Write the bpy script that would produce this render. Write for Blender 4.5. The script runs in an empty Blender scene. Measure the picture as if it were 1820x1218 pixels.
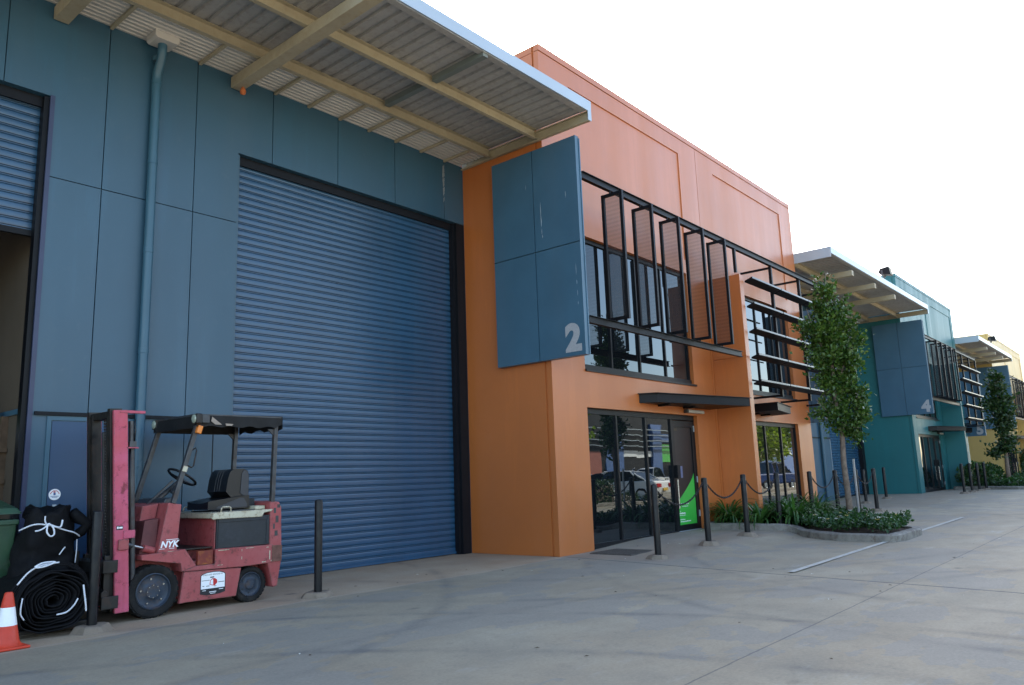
import bpy, bmesh, math, random
import numpy as np
from mathutils import Vector, Matrix, noise as mnoise

random.seed(7)
rng = np.random.default_rng(11)
PI = math.pi
scene = bpy.context.scene
COL = scene.collection

# ------------------------------------------------------------------ helpers
def gz(x, y):
    """height of the paving: a low pad in front of the shop doors"""
    def ss(t):
        t = max(0.0, min(1.0, t)); return t * t * (3 - 2 * t)
    h = 0.09 * ss((x - 10.6) / 2.6) * ss((y - 5.45) / 0.75) * (1 - ss((x - 23.0) / 3.0))
    h += 0.12 * ss((x - 24) / 9.0) * ss((y - 1.0) / 4.0)
    return h

class MB:
    """collects shapes (world coordinates) and links them as ONE mesh object"""
    def __init__(s):
        s.v = []; s.f = []; s.m = []
    def add(s, vs, fs, mi=0):
        o = len(s.v)
        s.v.extend([tuple(p) for p in vs])
        s.f.extend([tuple(i + o for i in f) for f in fs])
        s.m.extend([mi] * len(fs)); return s
    def box(s, x0, x1, y0, y1, z0, z1, mi=0):
        vs = [(x0, y0, z0), (x1, y0, z0), (x1, y1, z0), (x0, y1, z0), (x0, y0, z1), (x1, y0, z1), (x1, y1, z1), (x0, y1, z1)]
        return s.add(vs, [(3, 2, 1, 0), (4, 5, 6, 7), (0, 1, 5, 4), (1, 2, 6, 5), (2, 3, 7, 6), (3, 0, 4, 7)], mi)
    def obox(s, c, ax, ay, az, hx, hy, hz, mi=0):
        c = Vector(c); ax = Vector(ax).normalized(); ay = Vector(ay).normalized(); az = Vector(az).normalized()
        vs = []
        for dz in (-1, 1):
            for dx, dy in ((-1, -1), (1, -1), (1, 1), (-1, 1)):
                vs.append(c + ax * hx * dx + ay * hy * dy + az * hz * dz)
        return s.add(vs, [(3, 2, 1, 0), (4, 5, 6, 7), (0, 1, 5, 4), (1, 2, 6, 5), (2, 3, 7, 6), (3, 0, 4, 7)], mi)
    def bar(s, a, b, w, h, up=(0, 0, 1), mi=0):
        a = Vector(a); b = Vector(b); d = b - a
        n = d.normalized(); u = Vector(up); sd = n.cross(u)
        if sd.length < 1e-4: sd = n.cross(Vector((1, 0, 0)))
        sd.normalize(); u = sd.cross(n)
        return s.obox((a + b) / 2, n, sd, u, d.length / 2, w / 2, h / 2, mi)
    def prism(s, pts, y0, y1, axis='y', mi=0):
        """extrude a 2D outline; axis y: pts (x,z); x: pts (y,z); z: pts (x,y)"""
        n = len(pts)
        def P(p, t):
            if axis == 'y': return (p[0], t, p[1])
            if axis == 'x': return (t, p[0], p[1])
            return (p[0], p[1], t)
        vs = [P(p, y0) for p in pts] + [P(p, y1) for p in pts]
        fs = [tuple(range(n)), tuple(range(2 * n - 1, n - 1, -1))]
        for i in range(n):
            j = (i + 1) % n
            fs.append((i, i + n, j + n, j))
        return s.add(vs, fs, mi)
    def strip(s, pts, t0, t1, axis='x', mi=0):
        """open profile extruded; axis x: pts (y,z); y: pts (x,z)"""
        n = len(pts)
        def P(p, t):
            return (t, p[0], p[1]) if axis == 'x' else (p[0], t, p[1])
        vs = [P(p, t0) for p in pts] + [P(p, t1) for p in pts]
        return s.add(vs, [(i, i + 1, i + 1 + n, i + n) for i in range(n - 1)], mi)
    def tube(s, pts, r, n=10, cap=True, mi=0):
        pts = [Vector(p) for p in pts]
        rs = r if isinstance(r, (list, tuple)) else [r] * len(pts)
        ref = None; rings = []
        for i, p in enumerate(pts):
            a = pts[max(i - 1, 0)]; b = pts[min(i + 1, len(pts) - 1)]
            t = (b - a).normalized()
            if ref is None:
                ref = Vector((0, 0, 1)) if abs(t.z) < 0.9 else Vector((1, 0, 0))
            u = (ref - t * ref.dot(t)).normalized(); ref = u
            w = t.cross(u)
            rings.append([p + (u * math.cos(2 * PI * k / n) + w * math.sin(2 * PI * k / n)) * rs[i] for k in range(n)])
        vs = [q for R in rings for q in R]; fs = []
        for i in range(len(pts) - 1):
            for k in range(n):
                k2 = (k + 1) % n
                fs.append((i * n + k, i * n + k2, (i + 1) * n + k2, (i + 1) * n + k))
        if cap:
            fs.append(tuple(range(n - 1, -1, -1))); fs.append(tuple((len(pts) - 1) * n + k for k in range(n)))
        return s.add(vs, fs, mi)
    def cyl(s, a, b, r, n=16, mi=0): return s.tube([a, b], r, n, True, mi)
    def lathe(s, c, prof, axis='z', n=24, mi=0, cap=False):
        """prof: (radius, distance along axis)"""
        c = Vector(c); vs = []
        for r, h in prof:
            for k in range(n):
                a = 2 * PI * k / n; p, q = r * math.cos(a), r * math.sin(a)
                vs.append(c + (Vector((p, q, h)) if axis == 'z' else Vector((p, h, q)) if axis == 'y' else Vector((h, p, q))))
        fs = []
        for i in range(len(prof) - 1):
            for k in range(n):
                k2 = (k + 1) % n
                fs.append((i * n + k, i * n + k2, (i + 1) * n + k2, (i + 1) * n + k))
        if cap:
            fs.append(tuple(range(n - 1, -1, -1))); fs.append(tuple((len(prof) - 1) * n + k for k in range(n)))
        return s.add(vs, fs, mi)
    def relief(s, us, ws, depth, P, mi=0):
        """a wall face with recesses: depth(i,j) of each cell or None for a hole; P(u,w,d) gives the point"""
        nu, nw = len(us) - 1, len(ws) - 1
        D = [[depth((us[i] + us[i + 1]) / 2, (ws[j] + ws[j + 1]) / 2) for j in range(nw)] for i in range(nu)]
        HOLE = 0.16
        g = lambda i, j: D[i][j] if (0 <= i < nu and 0 <= j < nw) else 0.0
        for i in range(nu):
            for j in range(nw):
                d = D[i][j]
                if d is not None:
                    s.add([P(us[i], ws[j], d), P(us[i + 1], ws[j], d), P(us[i + 1], ws[j + 1], d), P(us[i], ws[j + 1], d)], [(0, 1, 2, 3)], mi)
                for di, dj in ((1, 0), (0, 1)):
                    i2, j2 = i + di, j + dj
                    if i2 >= nu or j2 >= nw: continue
                    a = HOLE if d is None else d; b = HOLE if D[i2][j2] is None else D[i2][j2]
                    if abs(a - b) < 1e-6: continue
                    if di:
                        u = us[i + 1]; q = [P(u, ws[j], a), P(u, ws[j], b), P(u, ws[j + 1], b), P(u, ws[j + 1], a)]
                    else:
                        w = ws[j + 1]; q = [P(us[i], w, a), P(us[i], w, b), P(us[i + 1], w, b), P(us[i + 1], w, a)]
                    s.add(q, [(0, 1, 2, 3)], mi)
        return s
    def build(s, name, mats, parent=None, loc=None, smooth=False, bevel=0.0, fix=True):
        if not isinstance(mats, (list, tuple)): mats = [mats]
        base = Vector((0, 0, 0))
        if parent is not None:
            r = parent
            while r is not None: base = base + r.location; r = r.parent
        elif loc is not None: base = Vector(loc)
        me = bpy.data.meshes.new(name)
        me.from_pydata([(p[0] - base.x, p[1] - base.y, p[2] - base.z) for p in s.v], [], s.f)
        for m in mats: me.materials.append(m)
        if len(mats) > 1: me.polygons.foreach_set('material_index', s.m)
        if fix and len(s.f) < 60000:
            bm = bmesh.new(); bm.from_mesh(me); bmesh.ops.recalc_face_normals(bm, faces=bm.faces); bm.to_mesh(me); bm.free()
        if smooth:
            me.polygons.foreach_set('use_smooth', [True] * len(me.polygons))
        o = bpy.data.objects.new(name, me); COL.objects.link(o)
        if parent is not None: o.parent = parent
        elif loc is not None: o.location = base
        if smooth and smooth != 'all':
            md = o.modifiers.new('edge', 'EDGE_SPLIT'); md.split_angle = math.radians(35)
        if bevel > 0:
            b = o.modifiers.new('bevel', 'BEVEL'); b.width = bevel; b.segments = 2; b.limit_method = 'ANGLE'; b.angle_limit = math.radians(50)
        return o

def tag(o, label=None, cat=None, group=None, kind=None):
    if label: o['label'] = label
    if cat: o['category'] = cat
    if group: o['group'] = group
    if kind: o['kind'] = kind
    return o
def thing(name, loc, label, cat, group=None):
    o = bpy.data.objects.new(name, None); COL.objects.link(o); o.location = loc
    o.empty_display_size = 0.2
    return tag(o, label, cat, group)
def copy_tree(o, parent=None, label=None, loc=None, rz=None):
    c = o.copy(); COL.objects.link(c)
    if parent is not None: c.parent = parent
    if label: c['label'] = label
    if loc is not None: c.location = loc
    if rz is not None: c.rotation_euler = (0, 0, rz)
    for ch in list(o.children):
        if ch.name != c.name: copy_tree(ch, c)
    return c
def text_mb(txt, size, M, thick=0.004, bold=0.0, shear=0.0, mi=0, mb=None):
    """lettering as mesh; M maps local (x right, y up, z out) to world"""
    cu = bpy.data.curves.new('lettering', 'FONT'); cu.body = txt; cu.size = size; cu.extrude = thick; cu.offset = bold; cu.shear = shear
    cu.resolution_u = 4; cu.align_x = 'CENTER'
    ob = bpy.data.objects.new('lettering', cu)
    me = bpy.data.meshes.new_from_object(ob)
    mb = mb or MB()
    mb.add([M @ v.co for v in me.vertices], [tuple(p.vertices) for p in me.polygons], mi)
    bpy.data.objects.remove(ob); bpy.data.curves.remove(cu); bpy.data.meshes.remove(me)
    return mb
def frame(o, x, y, z):
    """matrix with columns x,y,z at o"""
    return Matrix(((x[0], y[0], z[0], o[0]), (x[1], y[1], z[1], o[1]), (x[2], y[2], z[2], o[2]), (0, 0, 0, 1)))

# ------------------------------------------------------------------ materials
class NT:
    def __init__(s, name):
        s.m = bpy.data.materials.new(name); s.m.use_nodes = True
        s.t = s.m.node_tree; s.n = s.t.nodes; s.b = s.n['Principled BSDF']; s.out = s.n['Material Output']
    def node(s, typ, **kw):
        n = s.n.new(typ)
        for k, v in kw.items():
            if k.startswith('i_'): n.inputs[k[2:]].default_value = v
            else: setattr(n, k, v)
        return n
    def link(s, a, b): s.t.links.new(a, b)
    def pos(s, scale=(1, 1, 1)):
        g = s.node('ShaderNodeNewGeometry')
        m = s.node('ShaderNodeMapping'); m.inputs['Scale'].default_value = scale
        s.link(g.outputs['Position'], m.inputs['Vector']); return m.outputs['Vector']
    def noise(s, scale, detail=4, rough=0.6, vec=None, dist=0.0):
        n = s.node('ShaderNodeTexNoise'); n.inputs['Scale'].default_value = scale; n.inputs['Detail'].default_value = detail
        n.inputs['Roughness'].default_value = rough; n.inputs['Distortion'].default_value = dist
        s.link(vec if vec is not None else s.pos(), n.inputs['Vector']); return n.outputs['Fac']
    def ramp(s, fac, a, b, ca=(0, 0, 0, 1), cb=(1, 1, 1, 1)):
        r = s.node('ShaderNodeValToRGB'); e = r.color_ramp.elements
        e[0].position = a; e[1].position = b; e[0].color = ca; e[1].color = cb
        s.link(fac, r.inputs['Fac']); return r.outputs['Color']
    def mix(s, fac, a, b, mode='MIX'):
        n = s.node('ShaderNodeMix', data_type='RGBA', blend_type=mode)
        for sock, v in ((n.inputs[0], fac), (n.inputs[6], a), (n.inputs[7], b)):
            if hasattr(v, 'node'): s.link(v, sock)
            else: sock.default_value = v if not isinstance(v, tuple) or len(v) == 4 else (*v, 1)
        return n.outputs[2]
    def math(s, op, a, b=0.0, c=None, clamp=False):
        n = s.node('ShaderNodeMath', operation=op); n.use_clamp = clamp
        for i, v in enumerate((a, b) if c is None else (a, b, c)):
            if hasattr(v, 'node'): s.link(v, n.inputs[i])
            else: n.inputs[i].default_value = v
        return n.outputs[0]
    def bump(s, h, strength, dist=0.01):
        n = s.node('ShaderNodeBump'); n.inputs['Strength'].default_value = strength; n.inputs['Distance'].default_value = dist
        s.link(h, n.inputs['Height']); s.link(n.outputs['Normal'], s.b.inputs['Normal']); return n

def c4(c): return (c[0], c[1], c[2], 1)
def simple(name, col, rough=0.5, metal=0.0, var=0.12, vs=3.0, spec=0.5, bump=0.0, bs=60.0, dirt=0.0, dirtcol=(0.12, 0.08, 0.05), streak=0.0):
    t = NT(name); b = t.b
    b.inputs['Roughness'].default_value = rough; b.inputs['Metallic'].default_value = metal; b.inputs['Specular IOR Level'].default_value = spec
    c = c4(col)
    if var > 0:
        dk = tuple(x * (1 - var) for x in col); lt = tuple(min(1, x * (1 + var)) for x in col)
        c = t.ramp(t.noise(vs, 5), 0.3, 0.7, c4(dk), c4(lt))
    if streak > 0:
        n = t.noise(1.0, 4, 0.6, t.pos((2.5, 2.5, 0.12)))
        c = t.mix(t.math('MULTIPLY', t.ramp(n, 0.45, 0.75), streak), c, c4(tuple(x * 0.7 + 0.04 for x in col)))
    if dirt > 0:
        n = t.noise(9.0, 8, 0.7)
        c = t.mix(t.math('MULTIPLY', t.ramp(n, 0.5, 0.68), dirt), c, c4(dirtcol))
        r = t.ramp(n, 0.45, 0.7, (rough,) * 3 + (1,), (min(1, rough + 0.35),) * 3 + (1,))
        t.link(r, b.inputs['Roughness'])
    if hasattr(c, 'node'): t.link(c, b.inputs['Base Color'])
    else: b.inputs['Base Color'].default_value = c
    if bump > 0: t.bump(t.noise(bs, 4), bump, 0.004)
    return t.m

M = {}
def wallpaint(name, col, rough=0.45, spec=0.85, streak=0.2):
    t = NT(name); b = t.b
    n1 = t.noise(0.5, 6, 0.62); n2 = t.noise(1.0, 6, 0.7, t.pos((1.7, 1.7, 0.14))); n3 = t.noise(7.0, 4, 0.6)
    c = t.ramp(n1, 0.28, 0.74, c4(tuple(x * 0.88 for x in col)), c4(tuple(x * 1.10 for x in col)))
    pale = tuple(0.78 * x + 0.055 for x in col); dark = tuple(0.72 * x + 0.006 for x in col)
    c = t.mix(t.math('MULTIPLY', t.ramp(n2, 0.54, 0.80), streak), c, c4(pale))
    c = t.mix(t.math('MULTIPLY', t.ramp(n2, 0.44, 0.22), streak * 0.8), c, c4(dark))
    c = t.mix(t.math('MULTIPLY', t.ramp(n3, 0.60, 0.74), 0.16), c, c4(pale))
    t.link(c, b.inputs['Base Color'])
    t.link(t.ramp(n2, 0.3, 0.8, (rough - 0.06,) * 3 + (1,), (rough + 0.14,) * 3 + (1,)), b.inputs['Roughness'])
    b.inputs['Specular IOR Level'].default_value = spec
    h = t.math('ADD', t.math('MULTIPLY', t.noise(1.6, 3), 2.2), t.noise(70, 4))
    t.bump(h, 0.09, 0.005)
    return t.m
M['orange'] = wallpaint('orange_render', (0.49, 0.142, 0.028), 0.38)
M['teal'] = wallpaint('teal_render', (0.018, 0.145, 0.155), 0.45, 0.45)
M['yellow'] = wallpaint('yellow_render', (0.56, 0.38, 0.12), 0.45, 0.45)
M['clad'] = wallpaint('blue_cladding', (0.024, 0.084, 0.134), 0.42, 0.7, 0.25)
M['panelblue'] = simple('dark_blue_panel', (0.048, 0.118, 0.178), 0.4, 0, 0.08, 1.5, streak=0.25)
M['shutter'] = simple('shutter_steel', (0.022, 0.074, 0.145), 0.27, 0.0, 0.14, 0.6, 0.7, bump=0.5, bs=1.3, streak=0.3)
M['black'] = simple('black_steel', (0.006, 0.007, 0.009), 0.45, 0.0, 0.15, 4, 0.2)
M['blackframe'] = simple('black_aluminium', (0.007, 0.008, 0.010), 0.38, 0.0, 0.1, 4, 0.28)
M['jamb'] = simple('charcoal_jamb', (0.008, 0.009, 0.012), 0.5, 0, 0.1, 3, 0.2)
M['cream'] = simple('cream_steel', (0.37, 0.325, 0.225), 0.55, 0.0, 0.12, 1.5, dirt=0.16, dirtcol=(0.25, 0.15, 0.08), streak=0.0)
M['sheet'] = simple('grey_roof_sheet', (0.37, 0.365, 0.35), 0.5, 0.15, 0.12, 1.2, streak=0.0, dirt=0.25, dirtcol=(0.16, 0.12, 0.09))
M['soffit'] = simple('pale_soffit_sheet', (0.55, 0.53, 0.49), 0.5, 0.1, 0.08, 2)
M['zinc'] = simple('zinc_fascia', (0.40, 0.46, 0.50), 0.35, 0.3, 0.05, 1.0)
M['strut'] = simple('grey_green_strut', (0.15, 0.18, 0.17), 0.5)
M['white'] = simple('white_paint', (0.78, 0.78, 0.76), 0.5, 0, 0.05, 4)
M['number'] = simple('grey_number', (0.36, 0.37, 0.385), 0.5, 0, 0.12, 30)
M['pipe'] = simple('blue_pipe', (0.035, 0.105, 0.155), 0.38, 0, 0.08, 3)
M['concrete'] = simple('kerb_concrete', (0.24, 0.22, 0.19), 0.9, 0, 0.3, 4, 0.2, 0.6, 40, dirt=0.75, dirtcol=(0.11, 0.08, 0.06))
M['footing'] = simple('dusty_footing', (0.23, 0.185, 0.14), 0.92, 0, 0.3, 9, 0.15, 0.6, 40, dirt=0.5, dirtcol=(0.13, 0.09, 0.065))
M['soil'] = simple('soil', (0.06, 0.04, 0.028), 0.95, 0, 0.4, 12, 0.2, 0.6, 30)
M['bollard'] = simple('black_bollard', (0.006, 0.0065, 0.008), 0.34, 0.0, 0.25, 8, 0.3, dirt=0.2, dirtcol=(0.05, 0.045, 0.04))
M['chain'] = simple('chain_steel', (0.02, 0.02, 0.023), 0.45, 0.5, 0.2, 20)
M['linepaint'] = simple('worn_line_paint', (0.46, 0.44, 0.38), 0.8, 0, 0.1, 5, dirt=0.8, dirtcol=(0.30, 0.28, 0.25))
def wornpaint(name, col, alt, metal=(0.10, 0.085, 0.075), grime=(0.075, 0.04, 0.032)):
    t = NT(name); b = t.b
    c = t.ramp(t.noise(2.2, 6, 0.65), 0.32, 0.68, c4(col), c4(alt))
    n = t.noise(11, 8, 0.72); n2 = t.noise(1.0, 7, 0.7, t.pos((14, 14, 1.6)))
    c = t.mix(t.math('MULTIPLY', t.ramp(n2, 0.52, 0.72), 0.5), c, c4(tuple(0.6 * x + 0.4 * g for x, g in zip(col, grime))))
    c = t.mix(t.math('MULTIPLY', t.ramp(n, 0.55, 0.66), 0.75), c, c4(grime))
    bv = t.node('ShaderNodeBevel'); bv.samples = 4; bv.inputs['Radius'].default_value = 0.016
    g = t.node('ShaderNodeNewGeometry'); d = t.node('ShaderNodeVectorMath', operation='DOT_PRODUCT')
    t.link(bv.outputs[0], d.inputs[0]); t.link(g.outputs['Normal'], d.inputs[1])
    e = t.math('MULTIPLY', t.math('SUBTRACT', 1.0, d.outputs['Value']), 14.0, clamp=True)
    e = t.math('MULTIPLY', e, t.ramp(t.noise(26, 6, 0.7), 0.42, 0.56))
    c = t.mix(t.math('MULTIPLY', e, 0.9), c, c4(metal))
    sc = t.noise(1.0, 5, 0.7, t.pos((9, 9, 95)))
    c = t.mix(t.math('MULTIPLY', t.ramp(sc, 0.66, 0.72), 0.55), c, c4(tuple(min(1, 0.5 * x + 0.18) for x in col)))
    t.link(c, b.inputs['Base Color']); t.link(t.ramp(n, 0.4, 0.7, (0.42,) * 3 + (1,), (0.8,) * 3 + (1,)), b.inputs['Roughness'])
    b.inputs['Specular IOR Level'].default_value = 0.4
    t.bump(t.math('ADD', n, t.math('MULTIPLY', t.noise(3.5, 3), 1.5)), 0.22, 0.006)
    return t.m
M['red'] = wornpaint('faded_red_paint', (0.36, 0.062, 0.060), (0.40, 0.105, 0.105))
M['pink'] = wornpaint('sun_faded_pink_red', (0.50, 0.075, 0.095), (0.60, 0.11, 0.20), grime=(0.16, 0.035, 0.035))
M['steelgrey'] = simple('worn_grey_steel', (0.065, 0.068, 0.072), 0.38, 0.5, 0.3, 8, dirt=0.45, dirtcol=(0.12, 0.07, 0.04))
M['mastblack'] = simple('greasy_mast_steel', (0.026, 0.024, 0.022), 0.38, 0.4, 0.5, 5, dirt=0.6, dirtcol=(0.085, 0.05, 0.032))
M['rubber'] = simple('tyre_rubber', (0.011, 0.0105, 0.010), 0.8, 0, 0.3, 12, 0.3, dirt=0.3, dirtcol=(0.09, 0.075, 0.06))
M['rim'] = simple('blue_grey_rim', (0.032, 0.045, 0.065), 0.5, 0.2, 0.25, 10, dirt=0.6, dirtcol=(0.13, 0.08, 0.05))
M['vinyl'] = simple('black_vinyl', (0.006, 0.006, 0.007), 0.33, 0, 0.1, 6, 0.5, 0.15, 150)
M['greyvinyl'] = simple('grey_vinyl', (0.035, 0.038, 0.045), 0.4, 0, 0.1, 6)
M['thread'] = simple('pale_stitching', (0.16, 0.16, 0.155), 0.7)
M['ivory'] = wornpaint('ivory_chipped_paint', (0.52, 0.47, 0.32), (0.60, 0.56, 0.42), metal=(0.12, 0.05, 0.025), grime=(0.22, 0.13, 0.06))
M['battery'] = simple('dark_battery_case', (0.020, 0.024, 0.028), 0.45, 0.1, 0.2, 6, dirt=0.3, dirtcol=(0.10, 0.10, 0.11))
M['canvas'] = simple('black_canvas', (0.014, 0.0135, 0.013), 0.7, 0, 0.25, 8, 0.3, 0.3, 80)
M['chrome'] = simple('bright_steel', (0.40, 0.40, 0.40), 0.25, 1.0, 0.05, 5)
M['lampglass'] = simple('lamp_lens', (0.30, 0.34, 0.26), 0.12, 0.0, 0.1, 20, 0.8)
M['amber'] = simple('amber_lens', (0.75, 0.22, 0.03), 0.25, 0, 0.1, 10)
M['conered'] = simple('cone_orange_pvc', (0.62, 0.05, 0.018), 0.45, 0, 0.1, 8, dirt=0.15, dirtcol=(0.3, 0.05, 0.03))
M['reflective'] = simple('reflective_white_band', (0.9, 0.9, 0.9), 0.35, 0, 0.03, 10)
M['cloth'] = simple('black_shade_cloth', (0.006, 0.006, 0.007), 0.7, 0, 0.3, 14, 0.15, 0.5, 160)
M['rope'] = simple('white_rope', (0.72, 0.74, 0.78), 0.6, 0, 0.1, 60, 0.4, 0.4, 300)
M['bin'] = simple('green_bin_plastic', (0.02, 0.065, 0.03), 0.42, 0, 0.2, 5, dirt=0.25, dirtcol=(0.10, 0.12, 0.09))
M['ply'] = simple('interior_lining', (0.10, 0.08, 0.058), 0.8, 0, 0.15, 0.8, 0.2)
M['timber'] = simple('timber', (0.10, 0.065, 0.04), 0.75, 0, 0.3, 8, 0.3)
M['greenpaint'] = simple('dark_green_paint', (0.05, 0.12, 0.03), 0.5)
M['bark'] = simple('grey_brown_bark', (0.17, 0.13, 0.10), 0.9, 0, 0.35, 14, 0.2, 0.6, 60)
M['stake'] = simple('galvanised_stake', (0.36, 0.37, 0.38), 0.45, 0.4, 0.1, 8)
M['postgreen'] = simple('poster_green', (0.045, 0.46, 0.055), 0.4, 0, 0.03, 4)
M['paper'] = simple('pale_notice_paper', (0.16, 0.16, 0.26), 0.7, 0, 0.05, 5)
M['doorskin'] = simple('dark_brown_door_film', (0.014, 0.010, 0.010), 0.4, 0, 0.08, 3, 0.4)
M['black_ink'] = simple('black_ink', (0.015, 0.015, 0.018), 0.6, 0, 0)
M['red_ink'] = simple('red_ink', (0.55, 0.02, 0.02), 0.6, 0, 0)
M['steelblue'] = simple('blue_flat_paint', (0.05, 0.12, 0.30), 0.5)
M['brick'] = simple('red_brown_render', (0.30, 0.08, 0.05), 0.6)
M['carwhite'] = simple('white_car_paint', (0.75, 0.75, 0.74), 0.25, 0, 0.02, 2, 0.6)
M['carblue'] = simple('dark_blue_car_paint', (0.02, 0.05, 0.16), 0.25, 0, 0.02, 2, 0.6)
M['taillight'] = simple('red_tail_lens', (0.55, 0.02, 0.02), 0.2)
M['mat'] = simple('rubber_door_mat', (0.085, 0.075, 0.065), 0.9, 0, 0.3, 30)
M['rubbish'] = simple('dry_leaf_litter', (0.10, 0.06, 0.035), 0.8, 0, 0.5, 30)
M['dirtyyellow'] = simple('yellow_plastic', (0.7, 0.42, 0.03), 0.5)

def glassmat(name, wave, tint=(0.006, 0.008, 0.010), ior=1.9):
    t = NT(name); b = t.b
    b.inputs['Base Color'].default_value = c4(tint); b.inputs['Roughness'].default_value = 0.012
    b.inputs['IOR'].default_value = ior; b.inputs['Specular Tint'].default_value = (0.70, 0.87, 1.0, 1)
    if wave > 0:
        n = t.noise(1.0, 2, 0.5, t.pos((1.3, 1.3, 0.7)))
        t.bump(n, 1.0, wave)
    return t.m
M['glass'] = glassmat('tinted_window_glass', 0.0008)
M['glasslow'] = glassmat('tinted_shop_glass', 0.0016)
M['carglass'] = glassmat('car_glass', 0.0, (0.01, 0.012, 0.014), 1.6)

def leafmat(name, a, b_, rough=0.35, trans=0.25):
    t = NT(name); b = t.b
    oi = t.node('ShaderNodeNewGeometry')
    c = t.ramp(oi.outputs['Random Per Island'], 0.0, 1.0, c4(a), c4(b_))
    n = t.noise(2.2, 3)
    c = t.mix(t.ramp(n, 0.35, 0.65), c, t.mix(0.5, c, c4(tuple(x * 0.55 for x in a))))
    t.link(c, b.inputs['Base Color']); b.inputs['Roughness'].default_value = rough; b.inputs['Specular IOR Level'].default_value = 0.5
    tr = t.node('ShaderNodeBsdfTranslucent'); t.link(t.mix(1.0, c, (1.0, 1.3, 0.5, 1), 'MULTIPLY'), tr.inputs['Color'])
    mx = t.node('ShaderNodeMixShader'); mx.inputs[0].default_value = trans
    t.link(b.outputs[0], mx.inputs[1]); t.link(tr.outputs[0], mx.inputs[2]); t.link(mx.outputs[0], t.out.inputs['Surface'])
    return t.m
M['leaf'] = leafmat('glossy_tree_leaf', (0.030, 0.078, 0.014), (0.10, 0.175, 0.028), 0.33)
M['leafdark'] = leafmat('dark_tree_leaf', (0.016, 0.045, 0.012), (0.045, 0.085, 0.02), 0.4)
M['leafbig'] = leafmat('broad_tree_leaf', (0.12, 0.16, 0.02), (0.32, 0.36, 0.05), 0.4, 0.4)
M['lily'] = leafmat('strappy_leaf', (0.035, 0.10, 0.025), (0.085, 0.19, 0.045), 0.32)
M['cover'] = leafmat('ground_cover_leaf', (0.022, 0.065, 0.018), (0.05, 0.115, 0.03), 0.35)
M['hedge'] = leafmat('hedge_leaf', (0.02, 0.05, 0.015), (0.06, 0.10, 0.03), 0.45)
M['petal'] = simple('white_petal', (0.80, 0.79, 0.70), 0.6, 0, 0)
M['petaly'] = simple('yellowing_petal', (0.65, 0.50, 0.16), 0.6, 0, 0)

def perforated():
    t = NT('perforated_black_mesh'); b = t.b
    b.inputs['Base Color'].default_value = (0.03, 0.03, 0.033, 1); b.inputs['Roughness'].default_value = 0.5
    g = t.node('ShaderNodeNewGeometry'); sp = t.node('ShaderNodeSeparateXYZ'); t.link(g.outputs['Position'], sp.inputs[0])
    z = t.math('SINE', t.math('MULTIPLY', sp.outputs['Z'], 2 * PI / 0.075))
    h = t.math('MULTIPLY_ADD', z, 0.04, 0.50)
    tr = t.node('ShaderNodeBsdfTransparent'); mx = t.node('ShaderNodeMixShader')
    t.link(h, mx.inputs[0]); t.link(b.outputs[0], mx.inputs[1]); t.link(tr.outputs[0], mx.inputs[2]); t.link(mx.outputs[0], t.out.inputs['Surface'])
    return t.m
M['mesh'] = perforated()

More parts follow.
